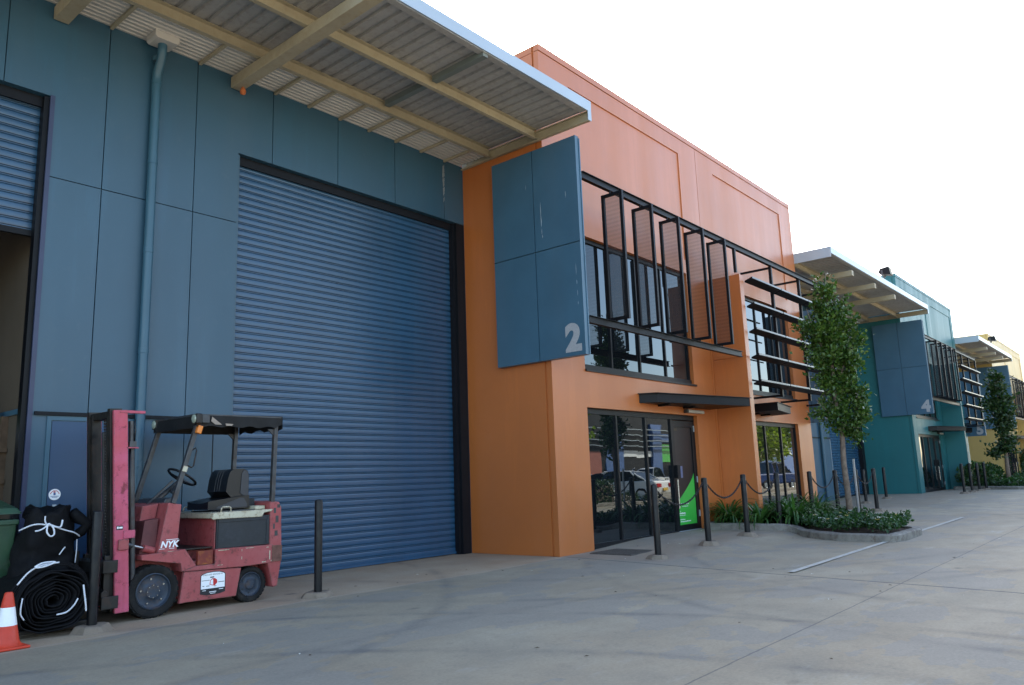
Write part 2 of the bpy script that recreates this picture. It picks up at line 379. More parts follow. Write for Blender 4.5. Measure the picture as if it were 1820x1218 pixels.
def groundmat():
    t = NT('concrete_paving'); b = t.b
    g = t.node('ShaderNodeNewGeometry'); sp = t.node('ShaderNodeSeparateXYZ'); t.link(g.outputs['Position'], sp.inputs[0])
    X, Y = sp.outputs['X'], sp.outputs['Y']
    big = t.noise(0.35, 6, 0.6); mid = t.noise(1.6, 7, 0.65); fine = t.noise(38, 5, 0.7)
    c = t.ramp(big, 0.32, 0.68, (0.308, 0.256, 0.180, 1), (0.37, 0.326, 0.24, 1))
    c = t.mix(t.math('MULTIPLY', t.ramp(mid, 0.40, 0.72), 0.55), c, (0.225, 0.205, 0.165, 1))
    pale = t.noise(1.0, 6, 0.7, t.pos((0.7, 2.4, 1)))
    c = t.mix(t.math('MULTIPLY', t.ramp(pale, 0.58, 0.72), 0.45), c, (0.41, 0.40, 0.36, 1))
    wc = t.noise(0.55, 5, 0.6, t.pos((1, 1.6, 1)))
    c = t.mix(t.math('MULTIPLY', t.ramp(wc, 0.42, 0.80), 0.75), c, (0.33, 0.255, 0.17, 1))
    c = t.mix(t.math('MULTIPLY', t.ramp(wc, 0.52, 0.22), 0.5), c, (0.245, 0.24, 0.215, 1))
    blot = t.noise(5.5, 7, 0.72)
    c = t.mix(t.math('MULTIPLY', t.ramp(blot, 0.54, 0.74), 0.42), c, (0.17, 0.15, 0.125, 1))
    # warmer, dustier apron in front of the roller doors
    warm = t.noise(0.9, 5, 0.6)
    edge = t.math('ADD', Y, t.math('MULTIPLY', t.math('SUBTRACT', warm, 0.5), 0.35))
    ap = t.math('MULTIPLY', t.math('GREATER_THAN', edge, 7.58), t.math('LESS_THAN', X, 10.15))
    c = t.mix(t.math('MULTIPLY', ap, 0.75), c, t.ramp(warm, 0.3, 0.7, (0.40, 0.265, 0.165, 1), (0.50, 0.39, 0.27, 1)))
    # red dust collecting around the door pad and along the wall
    pad = t.math('MULTIPLY', t.math('GREATER_THAN', X, 10.2), t.math('GREATER_THAN', edge, 5.9))
    c = t.mix(t.math('MULTIPLY', pad, 0.6), c, t.ramp(mid, 0.3, 0.7, (0.235, 0.175, 0.125, 1), (0.35, 0.30, 0.235, 1)))
    # dark drips, oil spots
    v = t.node('ShaderNodeTexVoronoi', feature='F1'); v.inputs['Scale'].default_value = 0.9; v.inputs['Randomness'].default_value = 1
    t.link(t.pos((1, 1.7, 1)), v.inputs['Vector'])
    spot = t.ramp(v.outputs['Distance'], 0.03, 0.11, (1, 1, 1, 1), (0, 0, 0, 1))
    c = t.mix(t.math('MULTIPLY', t.math('MULTIPLY', spot, t.ramp(t.noise(2.3, 5), 0.42, 0.58)), 0.7), c, (0.09, 0.085, 0.08, 1))
    # curved tyre marks
    wob = t.math('MULTIPLY', t.math('SUBTRACT', t.noise(0.8, 3), 0.5), 0.25)
    tn = t.ramp(t.noise(1.4, 6, 0.7), 0.38, 0.66)
    for cx, cy, R, w, a in ((-1.0, 1.2, 7.9, 0.12, 0.6), (-1.0, 1.2, 6.3, 0.12, 0.55), (14.5, 0.2, 6.6, 0.13, 0.5), (14.5, 0.2, 8.2, 0.13, 0.45), (4.0, -3.0, 8.4, 0.12, 0.45), (1.5, 12.0, 7.4, 0.12, 0.5), (16.5, 12.5, 10.6, 0.14, 0.4), (16.5, 12.5, 12.2, 0.14, 0.4)):
        dx = t.math('SUBTRACT', X, cx); dy = t.math('SUBTRACT', Y, cy)
        d = t.math('SQRT', t.math('ADD', t.math('MULTIPLY', dx, dx), t.math('MULTIPLY', dy, dy)))
        e = t.math('ABSOLUTE', t.math('SUBTRACT', t.math('ADD', d, wob), R))
        m = t.math('SUBTRACT', 1.0, t.math('DIVIDE', e, w), clamp=True)
        c = t.mix(t.math('MULTIPLY', t.math('MULTIPLY', m, tn), a), c, (0.10, 0.10, 0.10, 1))
    # sawn joints
    def joint(expr, w, a, col):
        nonlocal c
        m = t.math('LESS_THAN', t.math('ABSOLUTE', expr), w)
        c = t.mix(t.math('MULTIPLY', m, a), c, col)
    jn = t.math('MULTIPLY', t.math('SUBTRACT', t.noise(6, 3), 0.5), 0.02)
    fy = t.math('LESS_THAN', Y, 7.62)
    def masked(expr, mask, w, a, col):
        nonlocal c
        m = t.math('MULTIPLY', t.math('LESS_THAN', t.math('ABSOLUTE', t.math('ADD', expr, jn)), w), mask)
        c = t.mix(t.math('MULTIPLY', m, a), c, col)
    masked(t.math('SUBTRACT', X, t.math('MULTIPLY_ADD', Y, 0.172, 8.92)), fy, 0.012, 0.9, (0.035, 0.035, 0.04, 1))
    masked(t.math('SUBTRACT', X, t.math('MULTIPLY_ADD', Y, 0.172, 8.92)), fy, 0.035, 0.25, (0.10, 0.10, 0.10, 1))
    masked(t.math('SUBTRACT', Y, 2.47), t.math('GREATER_THAN', X, 0.0), 0.008, 0.55, (0.08, 0.08, 0.085, 1))
    masked(t.math('SUBTRACT', Y, 7.62), t.math('LESS_THAN', X, 10.1), 0.012, 0.5, (0.40, 0.38, 0.36, 1))
    masked(t.math('SUBTRACT', X, 22.6), t.math('LESS_THAN', Y, 6.5), 0.01, 0.5, (0.09, 0.09, 0.09, 1))
    # fine grain
    c = t.mix(0.35, c, t.mix(1.0, c, t.ramp(fine, 0.25, 0.75, (0.55, 0.55, 0.55, 1), (1.4, 1.4, 1.4, 1)), 'MULTIPLY'))
    t.link(c, b.inputs['Base Color'])
    t.link(t.ramp(mid, 0.3, 0.75, (0.66, 0.66, 0.66, 1), (0.85, 0.85, 0.85, 1)), b.inputs['Roughness'])
    b.inputs['Specular IOR Level'].default_value = 0.12
    t.bump(t.math('ADD', fine, t.math('MULTIPLY', mid, 0.6)), 0.22, 0.006)
    return t.m
M['ground'] = groundmat()

# ------------------------------------------------------------------ ground
def build_ground():
    xs = sorted(set([-400, -200, -100, -50, -20] + list(np.round(np.arange(-8, 45.01, 0.4), 3)) + [50, 60, 80, 120, 200, 400, 800]))
    ys = sorted(set([-500, -250, -120, -60, -30, -15, -8] + list(np.round(np.arange(-4, 12.01, 0.2), 3)) + [16, 25, 40, 80, 160, 400]))
    vs = [(x, y, gz(x, y) + 0.004 * math.sin(x * 1.3 + 1) * math.sin(y * 1.1)) for y in ys for x in xs]
    nx = len(xs)
    fs = [(j * nx + i, j * nx + i + 1, (j + 1) * nx + i + 1, (j + 1) * nx + i) for j in range(len(ys) - 1) for i in range(nx - 1)]
    o = MB().add(vs, fs).build('ground', M['ground'], smooth='all')
    tag(o, kind='structure')
build_ground()
def ground_strip(name, pts, w, mat, dz=0.006):
    mb = MB(); vs = []; n = len(pts)
    for x, y in pts:
        vs += [(x, y - w / 2, gz(x, y - w / 2) + dz + 0.004), (x, y + w / 2, gz(x, y + w / 2) + dz + 0.004)]
    mb.add(vs, [(2 * i, 2 * i + 2, 2 * i + 3, 2 * i + 1) for i in range(n - 1)])
    return tag(mb.build(name, mat), kind='structure')
ground_strip('road_marking', [(9.77 + 0.3 * i, 3.84 + 0.004 * i) for i in range(38)], 0.085, M['linepaint'])
ground_strip('road_marking', [(33.0 + 0.4 * i, 3.6) for i in range(14)], 0.10, M['linepaint'])

# ------------------------------------------------------------------ warehouse bays with canopy
YW = 9.69
def roller(mb, x0, x1, y, z0, z1):
    p = 0.1005; pts = []; z = z0
    while z < z1 - 1e-3:
        for dz, d in ((0.0, 0.024), (0.007, 0.026), (0.009, 0.008), (0.017, 0.008), (0.0185, 0.024), (0.025, 0.022), (0.028, 0.003), (0.040, 0.0008), (0.062, 0.0), (0.084, 0.0008), (0.0965, 0.003)):
            if z + dz < z1: pts.append((y + d, z + dz))
        z += p
    pts.append((y + 0.01, z1))
    mb.strip(pts, x0, x1, 'x')
def corrugated(mb, x0, x1, y0, y1, z, pitch=0.2, rib=0.035):
    """pan sheet with trapezoid ribs running along y"""
    pts = []; x = x0
    while x < x1 - 1e-3:
        for dx, dz in ((0, 0), (pitch * 0.62, 0), (pitch * 0.70, rib), (pitch * 0.92, rib)):
            if x + dx <= x1: pts.append((x + dx, z + dz))
        x += pitch
    pts.append((x1, z)); mb.strip(pts, y0, y1, 'y')
def ibeam_x(mb, x0, x1, y, z0, z1, w=0.07, t=0.008):
    mb.box(x0, x1, y - w / 2, y + w / 2, z0, z0 + t); mb.box(x0, x1, y - w / 2, y + w / 2, z1 - t, z1); mb.box(x0, x1, y + w / 2 - t * 1.2, y + w / 2 - 0.002, z0 + t, z1 - t)

def canopy(parent, x0, x1, rafters, blades, left_closed):
    mb = MB(); corrugated(mb, x0, x1 - 0.02, 6.75, YW - 0.03, 7.345)
    sheet = mb.build('canopy', M['sheet'], parent)
    f = MB()
    pr = [(6.69, 7.30), (6.685, 7.485), (6.70, 7.495), (6.74, 7.49), (6.74, 7.44), (6.705, 7.43), (6.705, 7.315), (6.72, 7.31), (6.72, 7.30)]
    f.prism(pr, x0, x1 + 0.02, 'x')
    f.build('fascia', M['zinc'], sheet)
    if left_closed:
        e = MB(); e.box(x0 - 0.03, x0 - 0.002, 6.70, YW - 0.04, 7.19, 7.49); e.build('fascia', M['zinc'], sheet)
    for y in (8.93, 7.83):
        b = MB(); ibeam_x(b, x0 + 0.02, x1 - 0.05, y, 7.155, 7.335, 0.075); b.build('purlin', M['cream'], sheet)
    b = MB(); b.box(x0 + 0.02, x1 - 0.085, 6.73, 6.84, 7.302, 7.34); b.build('gutter_back', M['sheet'], sheet)
    for x in rafters:
        b = MB(); b.box(x - 0.085, x + 0.085, 6.72 if left_closed else 6.48, YW - 0.02, 6.985, 7.150); b.build('rafter', M['cream'], sheet, bevel=0.006)
    for x in blades:
        b = MB(); b.box(x - 0.05, x + 0.05, 6.74, 7.79, 7.245, 7.335); b.box(x - 0.05, x + 0.05, 7.875, 8.89, 7.245, 7.335)
        b.build('strut', M['strut'], sheet)
    b = MB()   # end channel, against the coloured tower
    b.box(x1 - 0.03, x1 - 0.006, 6.70, YW - 0.02, 7.125, 7.30); b.box(x1 - 0.075, x1 - 0.03, 6.70, YW - 0.02, 7.125, 7.137); b.box(x1 - 0.075, x1 - 0.03, 6.70, YW - 0.02, 7.288, 7.30)
    for y in (9.55, 9.25, 8.95): b.cyl((x1 - 0.045, y, 7.22), (x1 - 0.03, y, 7.22), 0.018, 8)
    b.build('end_beam', M['cream'], sheet)
    b = MB(); b.box(x1 - 0.08, x1 + 0.015, 6.685, 6.697, 7.13, 7.298); b.build('beam_end_cap', M['zinc'], sheet)
    # flat ribbed soffit strip between wall head and first purlin
    pts = []; y = 8.985
    while y < YW - 0.01:
        pts += [(y, 7.20), (y + 0.035, 7.20), (y + 0.045, 7.222), (y + 0.065, 7.222), (y + 0.075, 7.20)]; y += 0.085
    s = MB(); s.strip(pts, x0 + 0.02, x1 - 0.08, 'x'); s.build('soffit', M['soffit'], sheet)
    br = MB(); x = 3.69 if x0 < 5 else x0 + 0.6
    while x < x1 - 0.3:
        if x > x0 + 0.1 and all(abs(x - r) > 0.15 for r in rafters):
            c = MB(); c.box(x - 0.02, x + 0.02, 8.97, YW - 0.01, 7.155, 7.195); c.build('soffit_bracket', M['cream'], sheet)
        x += 0.6 if x >= 5.9 and x0 < 5 else 1.2
    return sheet

def downpipe(parent, x):
    d = MB()
    d.tube([(x - 0.01, YW - 0.22, 7.10), (x - 0.01, YW - 0.22, 7.00), (x, YW - 0.17, 6.90), (x, YW - 0.075, 6.74), (x, YW - 0.07, 6.62), (x, YW - 0.07, 0.02)], 0.058, 16)
    for z in (6.95, 6.62, 5.5, 4.3, 3.0, 1.6): d.lathe((x, YW - 0.07, z), [(0.058, -0.03), (0.063, -0.028), (0.063, 0.028), (0.058, 0.03)], 'z', 16)
    dp = d.build('downpipe', M['pipe'], parent, smooth=True)
    r = MB(); r.prism([(x - 0.14, 7.10), (x + 0.12, 7.10), (x + 0.15, 7.125), (x + 0.15, 7.20), (x - 0.17, 7.20), (x - 0.17, 7.125)], YW - 0.36, YW - 0.10, 'y')
    r.build('rain_head', M['soffit'], dp)
    return dp

def warehouse(name, label, x0, x1, openings, joints, zj, flash, can):
    """openings: (xa, xb, ztop, zcurtain)"""
    W = thing(name, (x0, YW, 0), label, 'warehouse')
    ZT = 7.2; zt = max(o[2] for o in openings)
    us = {x0, x1}; js = []
    for o in openings: us |= {o[0], o[1]}
    for j in joints: us |= {j - 0.006, j + 0.006}
    us = sorted(us); ws = sorted({0.0, zj - 0.006, zj + 0.006, ZT} | {o[2] for o in openings})
    def depth(u, w):
        for o in openings:
            if o[0] < u < o[1] and w < o[2]: return None
        if any(abs(u - j) < 0.006 for j in joints) or abs(w - zj) < 0.006: return 0.03
        return 0.0
    mb = MB(); mb.relief(us, ws, depth, lambda u, w, d: (u, YW + d, w))
    # body behind: roof and back so that daylight only enters by the doors
    mb.box(x0, x1, YW + 0.31, YW + 22, 7.25, 7.40); mb.box(x0, x1, YW + 22, YW + 22.2, 0, 7.40)
    for o in openings:
        mb.box(o[0] - 0.0, o[1], YW + 0.035, YW + 0.3, o[2] + 0.002, o[2] + 0.15)
    mb.box(x0, x0 + 0.15, YW + 0.2, YW + 22, 0, 7.25)
    mb.box(x1 - 0.15, x1, YW + 0.2, YW + 22, 0, 7.25)
    mb.build('wall', M['clad'], W)
    for (xa, xb, zt_, zc) in openings:
        s = MB(); roller(s, xa + 0.03, xb - 0.03, YW + 0.15, zc, zt_ - 0.02)
        so = s.build('roller_shutter', M['shutter'], W)
        if zc > 0.1:
            h = MB(); h.box(xa + 0.03, xb - 0.03, YW + 0.13, YW + 0.19, zc - 0.07, zc); h.build('bottom_rail', M['black'], so)
        else:
            h = MB(); h.box(xa + 0.03, xb - 0.03, YW + 0.125, YW + 0.165, 0.012, 0.05); h.build('bottom_rail', M['shutter'], so)
        h = MB(); h.box(xa, xb, YW + 0.10, YW + 0.13, zt_ - 0.13, zt_ - 0.001); h.build('head_flashing', M['jamb'], W)
    return W

W1 = warehouse('warehouse', 'dark blue clad warehouse with tall roller doors and a wide flat canopy, behind the forklift', -6.0, 10.195,
               [(-1.9, 3.06, 6.0, 4.33), (5.52, 10.19, 6.04, 0.02)],
               [2.56, 3.69, 4.87, 6.64, 7.28 if False else 7.27, 8.485, 9.69][:3] + [6.07, 7.27, 8.485, 9.68], 4.99, 2.19, None)
canopy(W1, -7.0, 10.195, [-1.7, 0.7, 3.10, 5.44], [7.63], False)
downpipe(W1, 4.27)
# extra columns beside the roller doors
j = MB(); j.box(9.98, 10.185, YW - 0.005, YW + 0.14, 0.0, 6.03); j.box(9.93, 9.98, YW + 0.05, YW + 0.145, 0, 6.03)
j.build('door_jamb', M['jamb'], W1)
j = MB(); j.box(5.523, 5.56, YW + 0.03, YW + 0.14, 0, 6.03); j.build('door_jamb', M['clad'], W1)
j = MB(); j.box(3.0, 3.055, YW + 0.03, YW + 0.14, 0.0, 5.99); j.build('door_jamb', M['black'], W1)
j = MB(); j.box(3.055, 3.105, YW - 0.006, YW + 0.02, 0.0, 6.01); j.build('door_trim', simple('violet_blue_trim', (0.03, 0.04, 0.09), 0.4), W1)
# flashing over the personnel door, frame, door
fl = MB(); fl.box(3.12, 5.50, YW - 0.035, YW - 0.001, 2.165, 2.205); fl.box(5.26, 5.272, YW - 0.004, YW - 0.001, 0, 2.16)
fl.build('head_flashing', M['jamb'], W1)
pf = MB(); pf.box(3.255, 3.30, YW - 0.018, YW - 0.001, 0.01, 2.155); pf.box(4.22, 4.265, YW - 0.018, YW - 0.001, 0.01, 2.155); pf.box(3.30, 4.22, YW - 0.018, YW - 0.001, 2.11, 2.155)
pf.build('door_frame', M['pipe'], W1)
pd = MB(); pd.box(3.31, 4.21, YW - 0.010, YW - 0.002, 0.02, 2.10)
pdo = pd.build('door', simple('blue_steel_door', (0.018, 0.06, 0.13), 0.4, 0, 0.06, 2), W1)
st = MB(); st.cyl((3.385, YW - 0.014, 1.275), (3.385, YW - 0.0105, 1.275), 0.062, 32, 0)
for k in range(9):
    a = math.radians(20 + k * 17.5); cx, cz = 3.385 + 0.046 * math.cos(a), 1.272 + 0.046 * math.sin(a)
    st.obox((cx, YW - 0.0148, cz), (math.cos(a), 0, math.sin(a)), (0, 1, 0), (-math.sin(a), 0, math.cos(a)), 0.0055, 0.0006, 0.0042, 1)
st.obox((3.383, YW - 0.0148, 1.282), (1, 0, 0), (0, 1, 0), (0, 0, 1), 0.011, 0.0006, 0.014, 2)
for i in range(3): st.obox((3.375 + 0.007 * i, YW - 0.0148, 1.302 + 0.004 * (i % 2)), (1, 0, 0), (0, 1, 0), (0, 0, 1), 0.0024, 0.0006, 0.009, 1)
for z, w in ((1.256, 0.042), (1.245, 0.028)): st.obox((3.385, YW - 0.0148, z), (1, 0, 0), (0, 1, 0), (0, 0, 1), w, 0.0006, 0.0028, 2)
st.build('sticker', [M['reflective'], M['red_ink'], M['steelblue']], pdo)
lk = MB(); lk.box(3.365, 3.405, YW - 0.03, YW - 0.0105, 1.10, 1.165); lk.cyl((3.385, YW - 0.05, 1.12), (3.385, YW - 0.03, 1.12), 0.012, 10)
lk.build('door_latch', M['zinc'], pdo, bevel=0.003)
# paper wasp nest hanging from the rafter end
wn = MB(); wn.lathe((5.47, YW - 0.16, 6.90), [(0.012, 0.085), (0.03, 0.06), (0.045, 0.02), (0.035, -0.02), (0.0, -0.035)], 'z', 10)
tag(wn.build('wasp_nest', simple('clay_nest', (0.45, 0.13, 0.04), 0.9, 0, 0.3, 60), loc=(5.47, YW - 0.16, 6.985), smooth='all'), 'small orange clay nest hanging under the canopy rafter end', 'nest')

wm = MB()
for (z, w_) in ((7.05, 0.010), (6.98, 0.014), (6.90, 0.018), (6.80, 0.016), (6.72, 0.010), (6.62, 0.012), (6.55, 0.008), (6.42, 0.006)):
    wm.box(9.672 - w_, 9.674, YW - 0.0014, YW - 0.0004, z - 0.05, z + 0.03); wm.box(9.687, 9.688 + w_ * 0.8, YW - 0.0014, YW - 0.0004, z - 0.02, z + 0.05)
wm.build('sealant_smear', simple('white_sealant', (0.32, 0.34, 0.36), 0.7), W1)
def bay(name, label, x0, x1, rx0, rafters):
    Wb = warehouse(name, label, x0, x1, [(rx0, x1 - 0.30, 5.9, 0.15)], [x0 + 1.5 + 1.2 * i for i in range(8) if x0 + 1.5 + 1.2 * i < x1 - 0.4], 4.99, 2.19, None)
    canopy(Wb, x0 + 0.02, x1 - 0.02, rafters, [], True)
    downpipe(Wb, rx0 - 1.05)
    f = MB(); f.box(rx0 - 2.6, rx0 - 0.02, YW - 0.035, YW - 0.001, 2.30, 2.34); f.build('head_flashing', M['jamb'], Wb)
    d = MB(); d.box(rx0 - 0.90, rx0 - 0.06, YW - 0.012, YW - 0.002, 0.15, 2.24); do = d.build('door', M['clad'], Wb)
    h = MB(); h.box(rx0 - 0.16, rx0 - 0.11, YW - 0.06, YW - 0.0125, 1.02, 1.16); h.build('door_handle', M['zinc'], do)
    t = MB(); t.box(rx0 - 0.045, rx0 - 0.005, YW - 0.016, YW - 0.001, 0.1, 2.28); t.build('door_frame', M['zinc'], Wb)
    jb = MB(); jb.box(x1 - 0.33, x1 - 0.006, YW - 0.006, YW + 0.14, 0, 5.89); jb.build('door_jamb', M['jamb'], Wb)
    return Wb
W2 = bay('warehouse', 'second blue warehouse bay between orange and teal blocks, half hidden by the young tree', 22.205, 33.69, 29.6, [24.2, 26.55, 28.9])
W3 = bay('warehouse', 'far blue warehouse bay between the teal and the yellow block', 44.11, 54.49, 50.4, [46.4, 48.9, 51.3])

# inside of the open unit
iw = MB(); iw.box(3.09, 3.20, YW + 0.31, YW + 14, 0.0, 7.2); iw.box(3.065, 3.088, YW + 0.31, YW + 14, 2.20, 2.26, 1)
tag(iw.build('partition_wall', [M['ply'], M['panelblue']], loc=(3.16, YW + 0.32, 0)), 'tan lined partition wall inside the open left unit', 'wall')
rk = thing('storage_rack', (2.6, 11.0, 0), 'timber shelving rack with clutter inside the open left unit', 'shelving')
for z in (0.95, 1.42, 1.78):
    s = MB(); s.box(2.1, 3.08, 10.35, 11.6, z, z + 0.05); s.build('shelf', M['timber'], rk)
for y in (10.40, 11.5):
    s = MB(); s.box(3.02, 3.09, y, y + 0.06, 0.02, 2.2); s.build('upright', M['timber'], rk)
def leaner(name, label, cat, a, b, w, h, m):
    s = MB(); s.bar(a, b, w, h, (0, 1, 0)); tag(s.build(name, m, loc=a, bevel=0.004), label, cat)
leaner('timber_board', 'white board leaning on the rack shelf inside the open unit', 'board', (2.55, 10.45, 1.835), (2.95, 10.5, 2.12), 0.12, 0.02, M['white'])
leaner('timber_board', 'dark board leaning on the rack shelf beside the white board', 'board', (2.75, 10.48, 1.835), (3.0, 10.5, 2.16), 0.14, 0.025, M['timber'])
leaner('metal_strip', 'grey metal strip slanting across the middle rack shelf', 'metal strip', (2.68, 10.36, 1.475), (2.98, 10.38, 1.76), 0.05, 0.02, M['steelgrey'])
leaner('paint_tray', 'green edged tray lying on top of the leaning boards', 'tray', (2.35, 10.5, 2.135), (3.02, 10.5, 2.20), 0.16, 0.04, M['greenpaint'])
rg = MB()
for i in range(9):
    z = 1.0 + 0.045 * i
    rg.lathe((2.62 + 0.02 * math.sin(i * 2.1), 10.32 + 0.01 * math.cos(i * 3), z), [(0.03 + 0.02 * math.sin(i), 0), (0.045 + 0.02 * math.cos(i * 1.7), 0.03), (0.02 + 0.012 * math.sin(i * 2), 0.055)], 'z', 9)
tag(rg.build('cloth_rag', simple('patterned_rag', (0.45, 0.42, 0.42), 0.9, 0, 0.5, 40), loc=(2.62, 10.33, 1.0), smooth='all'), 'white patterned rag hanging on the rack front', 'rag')
rl = MB(); rl.cyl((2.3, 10.42, 1.06), (3.0, 10.42, 1.06), 0.035, 14)
tag(rl.build('plastic_pipe', M['white'], loc=(2.65, 10.42, 1.025), smooth=True), 'short white pipe lying on the lowest rack shelf', 'pipe')

# ------------------------------------------------------------------ coloured blocks
YF = 7.75
def tower(name, label, cat_mat, x0, wd, pil, ww, wallmat, num_l, num_r, zg=0.0, poster=True, fin_x=None):
    T = thing(name, (x0, YF, 0), label, 'building')
    x1 = x0 + wd; ZP = 9.0; ZC = 8.88
    fx = fin_x if fin_x else x0 + wd / 2 + 0.1
    wins = [(x0 + pil, x0 + pil + ww), (x1 - pil - ww, x1 - pil)]
    shop = [(a, b) for a, b in wins]
    jx = x0 + wd / 2
    rec = [(x0 + pil - 0.1, x0 + pil + ww + 0.05), (x1 - pil - ww + 0.0, x1 - pil + 0.1)]
    us = {x0, x1, jx - 0.008, jx + 0.008}
    for a, b in wins + rec: us |= {a, b}
    ws = {0.0, 2.46, 3.14, 5.64, 5.95, 8.50, 8.868, 8.88, ZP}
    us = sorted(us); ws = sorted(ws)
    def depth(u, w):
        for a, b in wins:
            if a < u < b and (w < 2.46 or 3.14 < w < 5.64): return None
        if 8.868 < w < 8.88: return 0.02
        if w > 8.88: return -0.012
        if abs(u - jx) < 0.008: return 0.02
        for a, b in rec:
            if a < u < b and 5.95 < w < 8.50: return 0.022
        return 0.0
    mb = MB(); mb.relief(us, ws, depth, lambda u, w, d: (u, YF + d, w))
    # side wall with its vertical groove
    vs_ = sorted({YF, YF + 0.10, YF + 0.145, YF + 12}); ws2 = sorted({0.0, 8.868, 8.88, ZP})
    def dep2(u, w):
        if YF + 0.10 < u < YF + 0.145: return 0.03
        if 8.868 < w < 8.88: return 0.02
        return -0.0
    mb.relief(vs_, ws2, dep2, lambda u, w, d: (x0 + d, u, w))
    mb.add([(x0 - 0.0, YF - 0.012, 8.88), (x0, YF, 8.88), (x0, YF, ZP), (x0, YF - 0.012, ZP)], [(0, 1, 2, 3)])
    mb.add([(x1, YF, 0), (x1, YF + 12, 0), (x1, YF + 12, ZP), (x1, YF, ZP)], [(0, 1, 2, 3)])
    mb.box(x0 + 0.001, x1 - 0.001, YF + 0.3, YF + 12, ZP - 0.3, ZP - 0.2)
    mb.add([(x0, YF - 0.012, ZP), (x1, YF - 0.012, ZP), (x1, YF + 0.3, ZP), (x0, YF + 0.3, ZP)], [(0, 1, 2, 3)])
    mb.add([(x0, YF + 0.3, ZP), (x0 + 0.3, YF + 0.3, ZP), (x0 + 0.3, YF + 12, ZP), (x0, YF + 12, ZP)], [(0, 1, 2, 3)])
    mb.add([(x0 + 0.05, YF + 11.9, 0), (x1 - 0.05, YF + 11.9, 0), (x1 - 0.05, YF + 11.9, ZP), (x0 + 0.05, YF + 11.9, ZP)], [(0, 1, 2, 3)])
    # dark rooms behind the glazing
    mb.build('wall', wallmat, T, fix=False)
    # fin
    f = MB(); f.box(fx, fx + 0.2, 6.95, YF - 0.002, 0.0, 3.755); f.box(fx + 0.008, fx + 0.192, 6.958, YF - 0.002, 3.755, 3.767); f.box(fx, fx + 0.2, 6.95, YF - 0.002, 3.767, 5.65)
    f.build('fin_wall', wallmat, T, bevel=0.006)
    yg = YF + 0.11
    # upper windows
    for wi, (a, b) in enumerate(wins):
        fr = MB(); t = 0.05
        fr.box(a + 0.002, b - 0.002, yg - 0.03, yg + 0.04, 5.56, 5.638); fr.box(a + 0.002, b - 0.002, yg - 0.05, yg + 0.04, 3.142, 3.24)
        fr.box(a + 0.002, a + 0.06, yg - 0.028, yg + 0.04, 3.24, 5.56); fr.box(b - 0.06, b - 0.002, yg - 0.028, yg + 0.04, 3.24, 5.56)
        for k in (1, 2, 3):
            x = a + (b - a) * k / 4; fr.box(x - 0.022, x + 0.022, yg - 0.027, yg + 0.04, 3.24, 5.56)
        fr.box(a - 0.0, b + 0.06, YF - 0.035, yg - 0.05, 3.10, 3.139)
        fo = fr.build('window', M['blackframe'], T)
        p = MB()
        for k in range(4):
            xa = a + (b - a) * k / 4; xb = a + (b - a) * (k + 1) / 4
            p.add([(xa, yg + 0.004 * (k % 2), 3.2), (xb, yg + 0.003, 3.2), (xb, yg + 0.006 - 0.003 * (k % 2), 5.6), (xa, yg + 0.004, 5.6)], [(0, 1, 2, 3)])
        p.build('pane', M['glass'], fo)
    # shopfronts
    for wi, (a, b) in enumerate(wins):
        fr = MB(); dl, dr = (b - 0.98, b - 0.05)   # door leaf in the fin side
        if wi == 1: dl, dr = (a + 0.05, a + 0.98)
        fr.box(a + 0.002, b - 0.002, yg - 0.03, yg + 0.04, 2.36, 2.458)
        fr.box(a + 0.002, a + 0.045, yg - 0.028, yg + 0.04, 0, 2.36); fr.box(b - 0.045, b - 0.002, yg - 0.028, yg + 0.04, 0, 2.36)
        lo, hi = (a, dl) if wi == 0 else (dr, b)
        fr.box(lo + 0.04, hi, yg - 0.032, yg + 0.04, zg, zg + 0.11)
        for k in (1, 2):
            x = lo + (hi - lo) * k / 3; fr.box(x - 0.025, x + 0.025, yg - 0.027, yg + 0.04, 0.1, 2.36)
        e = dl - 0.03 if wi == 0 else dr + 0.03
        fr.box(e - 0.03, e + 0.03, yg - 0.029, yg + 0.04, 0.0, 2.36)
        fo = fr.build('shopfront', M['blackframe'], T)
        p = MB()
        for k in range(3):
            xa = lo + (hi - lo) * k / 3; xb = lo + (hi - lo) * (k + 1) / 3
            o_ = (0.0, 0.004, 0.002)[k]
            p.add([(xa, yg + o_, zg), (xb, yg + 0.003 - o_ * 0.5, zg), (xb, yg + 0.002 + o_, 2.4), (xa, yg + 0.004, 2.4)], [(0, 1, 2, 3)])
        p.build('pane', M['glasslow'], fo)
        g0 = zg + 0.09 if zg < 0.05 else zg
        d = MB(); d.box(dl, dl + 0.07, yg - 0.025, yg + 0.03, g0, 2.34); d.box(dr - 0.09, dr, yg - 0.025, yg + 0.03, g0, 2.34)
        d.box(dl + 0.07, dr - 0.09, yg - 0.025, yg + 0.03, 2.21, 2.34); d.box(dl + 0.07, dr - 0.09, yg - 0.025, yg + 0.03, g0, g0 + 0.12)
        do = d.build('door', M['blackframe'], T)
        q = MB(); q.box(dl + 0.07, dr - 0.09, yg - 0.003, yg + 0.003, g0 + 0.12, 2.21); q.build('door_panel', M['doorskin'] if poster else M['glasslow'], do)
        if wi == 0:
            h = MB(); h.box(dl - 0.02, dl + 0.10, yg - 0.10, yg - 0.03, 1.16, 1.42, 0); h.cyl((dl + 0.03, yg - 0.06, 0.55), (dl + 0.03, yg - 0.06, 1.13), 0.014, 10, 1)
            h.build('door_handle', [M['black'], M['chrome']], do)
            hg = MB()
            for z in (0.35, 1.05, 2.12): hg.box(dr - 0.012, dr + 0.01, yg - 0.045, yg - 0.026, z, z + 0.13)
            hg.build('hinge', M['zinc'], do)
